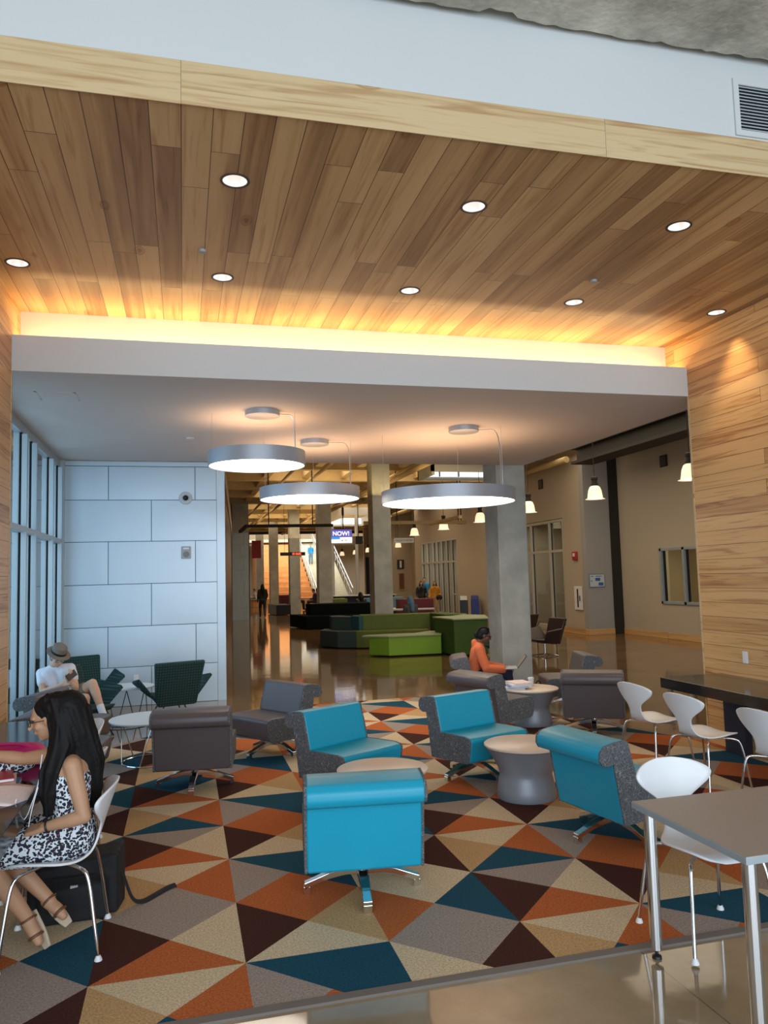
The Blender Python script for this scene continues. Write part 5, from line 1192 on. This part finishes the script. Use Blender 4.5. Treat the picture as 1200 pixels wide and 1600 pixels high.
# ---- the person in the orange hoodie
J = dict(pelvis=(4.02, 10.35, .50), hipL=(4.06, 10.43, .50), hipR=(4.00, 10.26, .50), neck=(4.10, 10.30, .885), shL=(4.16, 10.45, .83), shR=(4.04, 10.13, .83), elR=(4.10, 10.02, .60), wrR=(4.34, 9.98, .58), elL=(4.24, 10.42, .60), wrL=(4.42, 10.18, .58),
         head=(4.18, 10.25, 1.015), f=(.90, -.35, -.38), u=(.3, -.1, 1), knR=(4.42, 10.08, .52), anR=(4.46, 10.05, .10), toeR=(4.60, 10.0, .04), knL=(4.48, 10.26, .52), anL=(4.52, 10.26, .10), toeL=(4.66, 10.22, .04),
         hR=((1, .1, -.1), (0, 0, 1), (0, 1, 0), .4), hL=((1, -.3, -.1), (0, 0, 1), (0, -1, 0), .4))
J = {a: ((v[0] - .07, v[1], v[2] + (.02 if v[2] > .7 else 0)) if a not in ('f', 'u', 'hL', 'hR') else v) for a, v in J.items()}
t, org, (hf, hu, hs), JJ = person('person in an orange hoodie and glasses using a laptop beside the nearest column', J, dict(skin=M['skinC'], top=M['orange'], bottom=M['navy'], hair=M['hair'], shoe=M['black']), vox=.0075, k=.92, sleeves=2, legs='long', hood=True, shoe=True)
for e in (-1, 1):
    MB().sweep([JJ['head'] + hs * (e * .031 + .025 * math.cos(a)) + hf * .090 + hu * (.006 + .018 * math.sin(a)) for a in [2 * PI * i / 20 for i in range(21)]], .003, n=6).build('glasses_rim', M['black'], t)
    MB().sweep([JJ['head'] + hs * e * .055 + hf * .088 + hu * .012, JJ['head'] + hs * e * .072 + hu * .004], .003, n=6).build('glasses_temple', M['black'], t)
for k_ in range(6):
    a = -.5 + k_ * .2; p = [JJ['head'] + hs * (.06 * math.sin(a * 1.4)) + (hf * math.cos(q) + hu * math.sin(q)) * .094 * (1 - .15 * abs(a)) - hf * .022 + hu * .028 for q in [R(50 + 16 * i) for i in range(9)]]
    MB().sweep(p, .006, n=6).build('braid', M['hair'], t, smooth=True)
MB().ell(JJ['head'] - hf * .11 - hu * .03, (.035, .03, .05)).build('hair_bun', M['hair'], t, smooth=True)
q = Matrix.Translation(JJ['shR'].lerp(JJ['shL'], .42) + V((.108, -.02, -.10))) @ Matrix.Rotation(R(52), 4, 'Z') @ RX
q = text('TEXAS', 'chest_lettering', 0.062, M['paperw'], t, q, ext=.001, bold=True)
tp = [c_ for c_ in kids(t) if c_.name.startswith('top')][0]
dg = bpy.context.evaluated_depsgraph_get(); dg.update()
for v_ in q.data.vertices:
    ok, co, no_, _ = tp.closest_point_on_mesh(v_.co)
    if ok: v_.co = co + no_ * .004
t = thing('laptop', 'open laptop on the lap of the person in orange', 'laptop', (4.38, 10.06, .585), R(-22))
MB().box((-.11, -.16, 0), (.11, .16, .014)).build('keyboard_base', M['grey_plastic'], t, bevel=.004)
o = MB().box((0, -.16, 0), (.008, .16, .21)).build('lid', M['black'], t, bevel=.003); o.location = (.108, 0, .012); o.rotation_euler = (0, R(38), 0)
s_ = MB().box((-.002, -.15, .012), (0, .15, .2)).build('screen', pbr('dim laptop screen', (.25, .22, .17), .3), o)
# books, cup and bag by the drum table
for k_, (mt, lb) in enumerate((('ltgrey', 'thick pale book at the bottom of the stack on the far drum table'), ('blueink', 'blue edged magazine in the stack on the far drum table'), ('paperw', 'white notebook near the top of the stack on the far drum table'), ('paperp', 'printed magazine with orange cover on top of the stack on the far drum table'))):
    o = MB().box((-.12, -.15, 0), (.12, .15, .004), 0).box((-.118, -.148, .004), (.117, .148, .017), 1).box((-.12, -.15, .017), (.12, .15, .020), 0).build('book', [M[mt], M['paperw']]); o.location = (4.04 + .012 * k_, 9.10 - .01 * k_, .4575 + .0205 * k_); o.rotation_euler = (0, 0, R(-25 + 9 * k_)); tag(o, lb, 'book')
t = thing('paper_cup', 'white paper cup behind the stacked books on the far drum table', 'cup', (4.30, 9.20, .4575))
MB().lathe([(0, 0), (.028, 0), (.038, .09), (.036, .09), (.027, .004), (0, .004)], n=24).build('cup_body', M['paperw'], t, smooth=True)
MB().lathe([(0, .1), (.034, .1), (.041, .088), (.041, .094), (.034, .106), (0, .106)], n=24, closed=False).build('lid', M['glide'], t, smooth=True)
t = thing('backpack', 'small navy bag standing on the floor right of the far drum table', 'bag', (4.60, 9.62, .012))
b = MB(); b.ell((0, 0, .2), (.16, .11, .2)); b.ell((0, -.08, .14), (.12, .06, .12)); b.build('body', M['navy'], t, remesh=.015)
MB().sweep(arc([(-.05, 0, .38), (0, 0, .46), (.05, 0, .38)], 6), .01, n=8).build('carry_loop', M['black_cloth'], t, smooth=True)

# ---- small figures of the hall
def standing(x, y, th, label, mats, k=1.0, hs_='short', legs='long', sl=2, stride=.0, bag=None):
    c, s = math.cos(R(th)), math.sin(R(th))
    def P_(a, l, z): return (x + c * a - s * l, y + s * a + c * l, z * k)
    J = dict(pelvis=P_(0, 0, .93), hipL=P_(0, .09, .92), hipR=P_(0, -.09, .92), neck=P_(0, 0, 1.46), shL=P_(0, .18, 1.40), shR=P_(0, -.18, 1.40), elL=P_(-.03, .24, 1.12), elR=P_(.03, -.24, 1.12), wrL=P_(.12, .22, .90), wrR=P_(.14, -.2, .92),
             head=P_(.02, 0, 1.61), f=(c, s, -.05), u=(0, 0, 1), knL=P_(.05 + stride, .1, .50), knR=P_(.03 - stride * .4, -.1, .50), anL=P_(stride * 1.4, .1, .09), anR=P_(-stride * 1.6, -.09, .12), toeL=P_(stride * 1.4 + .15, .11, .04), toeR=P_(-stride * 1.6 + .14, -.1, .04))
    return person(label, J, mats, vox=.018, k=k, sleeves=sl, legs=legs, hairstyle=hs_, shoe=True)
def seated(x, y, th, label, mats, k=1.0, hs_='short', z=0, sl=2, legs='long'):
    c, s = math.cos(R(th)), math.sin(R(th))
    def P_(a, l, q): return (x + c * a - s * l, y + s * a + c * l, z + q)
    J = dict(pelvis=P_(0, 0, .53), hipL=P_(0, .09, .53), hipR=P_(0, -.09, .53), neck=P_(.05, 0, 1.02), shL=P_(.04, .18, .96), shR=P_(.04, -.18, .96), elL=P_(.10, .22, .70), elR=P_(.10, -.22, .70), wrL=P_(.33, .12, .68), wrR=P_(.33, -.12, .68),
             head=P_(.11, 0, 1.17), f=(c, s, -.35), u=(c * .3, s * .3, 1), knL=P_(.42, .12, .54), knR=P_(.42, -.12, .54), anL=P_(.45, .12, .10), anR=P_(.45, -.12, .10), toeL=P_(.6, .12, .05), toeR=P_(.6, -.12, .05))
    return person(label, J, mats, vox=.018, k=k, sleeves=sl, legs=legs, hairstyle=hs_, shoe=True)
def mm(sk, top, bot, hair='hair', shoe='black'): return dict(skin=M[sk], top=M[top], bottom=M[bot], hair=M[hair], shoe=M[shoe])
t, *_ = standing(3.86, 39.3, 95, 'person in dark clothes walking away with a bag, left part of the hall', mm('skinC', 'darkcl', 'black'), k=.98, hs_='long', stride=.10)
t, *_ = standing(10.88, 34.9, -100, 'person with long black hair in a dark top, left of the standing group', mm('skinB', 'black', 'darkcl'), k=.95, hs_='long')
t, *_ = standing(11.35, 35.9, -110, 'tall man in a bright blue shirt behind the standing group', mm('skinA', 'bluetee', 'navy', 'hairb'), k=1.04, sl=.5)
t, org, fr_, JJ = standing(11.36, 34.3, -120, 'person in an amber top and tan trousers, right of the standing group', mm('skinB', 'amber', 'tanpants', 'hairb'), k=.94, hs_='long')
MB().ell(JJ['hipL'] + V((.05, -.16, .0)), (.16, .07, .13)).build('black_handbag', M['black_cloth'], t, smooth=True)
seated(6.80, 22.9, 100, 'person in a blue hood and grey tweed coat seated behind the long green sofa', mm('skinB', 'greycl', 'navy', 'bluehood'), hs_='long')
seated(4.95, 55.4, 190, 'man in a white shirt sitting on the curved bench far left', mm('skinA', 'tee', 'black', 'hairb'), sl=.5)
seated(7.05, 30.9, 100, 'person in black seated on the near-black sofa right of its column', mm('skinC', 'black', 'black'), hs_='long')
seated(8.7, 47.5, 200, 'person in grey with bare head seated below the stair handrail', mm('skinA', 'greycl', 'black', 'hairb'))
seated(7.9, 47.3, -20, 'dark haired person in red seated right of the column before the stairs', mm('skinB', 'red', 'navy'))
seated(6.6, 46.6, 0, 'person in a tan top seated below the wooden seating, left of two', mm('skinB', 'tanpants', 'navy', 'hairb'))
seated(7.6, 45.6, 180, 'person in navy seated below the wooden seating, right of two', mm('skinB', 'navy', 'black'))
for x, y, lb, mt in ((10.7, 66.2, 'person in jeans on the upper stairs, left of two', 'skyblue'), (11.8, 67.5, 'person in jeans on the upper stairs, right of two', 'skyblue')):
    t, *_ = standing(x, y, -95, lb, mm('skinA', 'bluetee' if x < 11 else 'red', mt)); t.location.z = 0.165 * math.floor((y - 60.2) / .33 + 1)
